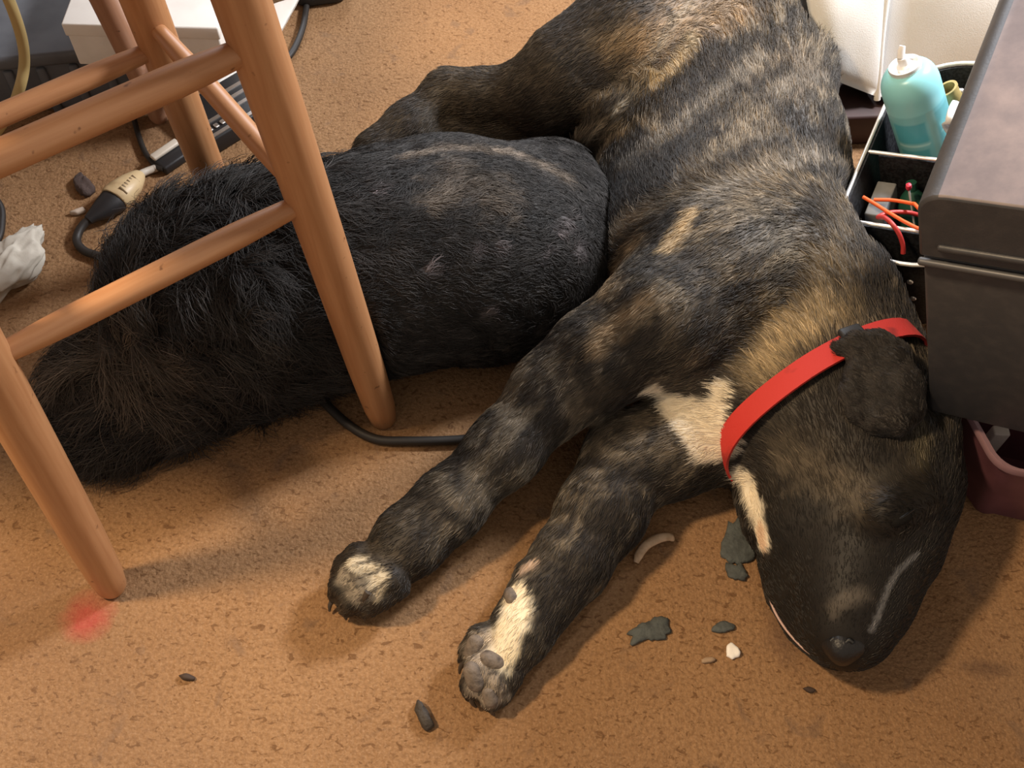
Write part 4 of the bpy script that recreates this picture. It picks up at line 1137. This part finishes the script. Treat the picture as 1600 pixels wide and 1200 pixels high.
pp = empty('pale_plug', at(268, 250, 0), 'pale flat plug on the carpet at the foot of the back stool leg', 'plug')
q0 = at(246, 262, .004); qx = unit(at(284, 236, .004) - q0); qy = unit(np.array([-qx[1], qx[0], 0]))
from_bm('plug_top', box_bm(q0 + [0, 0, .010], qx * .042, qy * .011, (0, 0, .006), .002, 2), mat('cream_plastic', (.62, .55, .45), .45), pp)
from_bm('plug_body', box_bm(q0 - qy * .018 - [0, 0, .003], qx * .050, qy * .030, (0, 0, .013), .003, 2), BLACK_PLASTIC, pp)
cord('thin_cable', [(206, 150), (208, 178), (216, 210), (228, 240), (245, 260), (256, 264)], [.02, .008, .006, .006, .008, .010], .0036, 'thin dark cable curving down to the pale plug', cat='cable')
cord('black_cable', [(484, -40), (480, 0), (474, 40), (462, 72), (448, 92), (420, 118), (400, 150)], [.01, .006, .006, .006, .006, .006, .005], .0046, 'black cable on the carpet right of the white paper', cat='cable')
cord('edge_cable', [(-14, 300), (2, 325), (3, 350), (-2, 372), (-20, 400)], [.006] * 5, .0042, 'dark cable curving in at the left edge above the crumpled tissue', cat='cable')
lump = blob('black_pouch', [(480, -22, .02, .030), (520, -24, .02, .026)], mat('pouch', (.03, .033, .038), .8), None, .004, .02)
tag(lump, 'dark cloth pouch at the top edge by the black cable', 'pouch')

# ------------------------------------------------------------------ crumpled tissue
def tissue():
    c_ = at(22, 412, .022); bm = bmesh.new(); bmesh.ops.create_icosphere(bm, subdivisions=5, radius=1)
    v = np.array([x.co for x in bm.verts])
    ax1 = unit(at(48, 372, .02) - at(-10, 455, .02)); ax1[2] = 0; ax2 = np.array([-ax1[1], ax1[0], 0])
    r = 1 + (np.abs(vnoise(v * 1.7, 3) - .5) * -1.3 + .3) + (np.abs(vnoise(v * 3.1, 8) - .5) * -.5)
    p = v * r[:, None]
    W_ = c_ + p[:, :1] * ax1 * .050 + p[:, 1:2] * ax2 * .026 + p[:, 2:] * np.array([0, 0, .017])
    W_[:, 2] = np.maximum(W_[:, 2], .002)
    for x, q_ in zip(bm.verts, W_): x.co = q_
    return tag(from_bm('crumpled_tissue', bm, PAPER), 'crumpled white tissue on the carpet at the left edge', 'tissue')
tissue()

# ------------------------------------------------------------------ scraps on the carpet
RUB = mat('grey_rubber', (.085, .095, .090), .8, noise=(90, (.05, .055, .052), .4, .7), bump=(200, .6, .003))
def scrap(name, px, h, m, label, cat, seed=0, z0=.001, group=None, dome=.35):
    "irregular flat lump with an outline on the carpet and a domed, uneven top"
    base = np.array([at(u, v, .003) for u, v in px]); base[:, 2] = 0
    ring_ = catmull(np.vstack([base, base[:1]]), 4)[:-1]; n = len(ring_); c_ = ring_.mean(0)
    ring_ = c_ + (ring_ - c_) * (1 + (vnoise(ring_ * 330, seed + 50) - .5) * .34)[:, None]; ring_[:, 2] = 0
    V_ = []; lv = [(1.0, 0.0), (1.03, .4), (.92, .85), (.62, 1.0), (.3, 1.0 + dome * .2)]
    for s, hh in lv:
        for p in ring_:
            q_ = c_ + (p - c_) * s; nz_ = float(vnoise(np.array([q_ * 140]), seed)[0]); V_.append([q_[0], q_[1], z0 + h * hh * (.65 + .7 * nz_ if hh > 0 else 1)])
    F_ = []
    for i in range(len(lv) - 1):
        for k in range(n): k2 = (k + 1) % n; F_.append((i * n + k, i * n + k2, (i + 1) * n + k2, (i + 1) * n + k))
    F_.append(tuple(range(n))[::-1]); F_.append(tuple((len(lv) - 1) * n + k for k in range(n)))
    return tag(mesh(name, V_, F_, m), label, cat, group)
scrap('rubber_scrap', [(1140, 818), (1158, 811), (1172, 830), (1181, 852), (1176, 874), (1158, 882), (1138, 876), (1128, 856)], .0042, RUB, 'largest grey rubber scrap, touching the pale throat of the brindle dog', 'scrap', 1)
scrap('rubber_scrap', [(1134, 878), (1148, 884), (1158, 882), (1166, 896), (1166, 905), (1148, 904), (1137, 898)], .0042, RUB, 'grey rubber scrap tucked below the largest scrap', 'scrap', 2)
scrap('rubber_scrap', [(984, 990), (996, 975), (1010, 972), (1022, 965), (1040, 968), (1047, 980), (1040, 995), (1026, 999), (1008, 1000), (990, 1006)], .0042, RUB, 'long ragged grey rubber scrap on open carpet right of the lower forepaw', 'scrap', 3)
scrap('rubber_scrap', [(1116, 978), (1126, 971), (1140, 972), (1147, 980), (1140, 986), (1124, 989), (1114, 985)], .005, RUB, 'small grey rubber scrap just above the white chip', 'scrap', 4)
scrap('white_chip', [(1134, 1018), (1137, 1010), (1144, 1006), (1154, 1013), (1157, 1022), (1150, 1028), (1139, 1029)], .005, mat('white_chip', (.90, .86, .80), .6), 'bright white chip on the carpet near the dog muzzle', 'chip', 5)
scrap('tan_crumb', [(1096, 1030), (1104, 1027), (1117, 1028), (1117, 1033), (1106, 1035), (1098, 1035)], .0035, mat('tan_crumb', (.35, .24, .15), .8), 'tan crumb left of the white chip', 'crumb', 6)
scrap('dark_chunk', [(648, 1100), (655, 1095), (664, 1106), (676, 1126), (677, 1137), (668, 1142), (658, 1132), (650, 1116)], .010, mat('dark_chunk', (.045, .036, .028), .7, bump=(150, .7, .004)), 'dark chewed chunk on the carpet below the forepaws', 'chunk', 7)
scrap('dark_fleck', [(278, 1055), (292, 1053), (304, 1058), (302, 1063), (288, 1062)], .004, mat('dark_fleck', (.05, .03, .02), .8), 'dark fleck alone on the carpet below the front stool leg', 'fleck', 8)
scrap('dark_fleck', [(1255, 1075), (1264, 1072), (1273, 1078), (1266, 1082)], .004, bpy.data.materials['dark_fleck'], 'dark fleck on the carpet below the brindle dog muzzle', 'fleck', 9)
scrap('brown_clump', [(116, 280), (126, 272), (138, 282), (148, 296), (140, 305), (126, 305), (118, 294)], .010, mat('brown_clump', (.075, .050, .042), .9, bump=(120, .7, .004)), 'dark brown clump of lint above the black plug', 'clump', 10)
scrap('pale_bit', [(109, 332), (122, 327), (132, 325), (134, 330), (122, 335), (112, 335)], .005, mat('pale_bit', (.50, .40, .31), .7), 'pale chewed bit beside the black plug', 'bit', 11)
curl = [at(994, 879, .006), at(1000, 864, .010), at(1012, 850, .012), at(1030, 841, .012), at(1046, 839, .010), at(1053, 843, .006)]
tag(tube('chew_curl', catmull(curl, 6), np.interp(np.arange(31), [0, 4, 15, 27, 30], [.0028, .0046, .0052, .0040, .0022]), mat('chew_curl', (.62, .45, .30), .55, noise=(120, (.45, .30, .18), .45, .7)), None, 12, flat=.6), 'curled tan chew strip between forepaw and throat', 'chew')
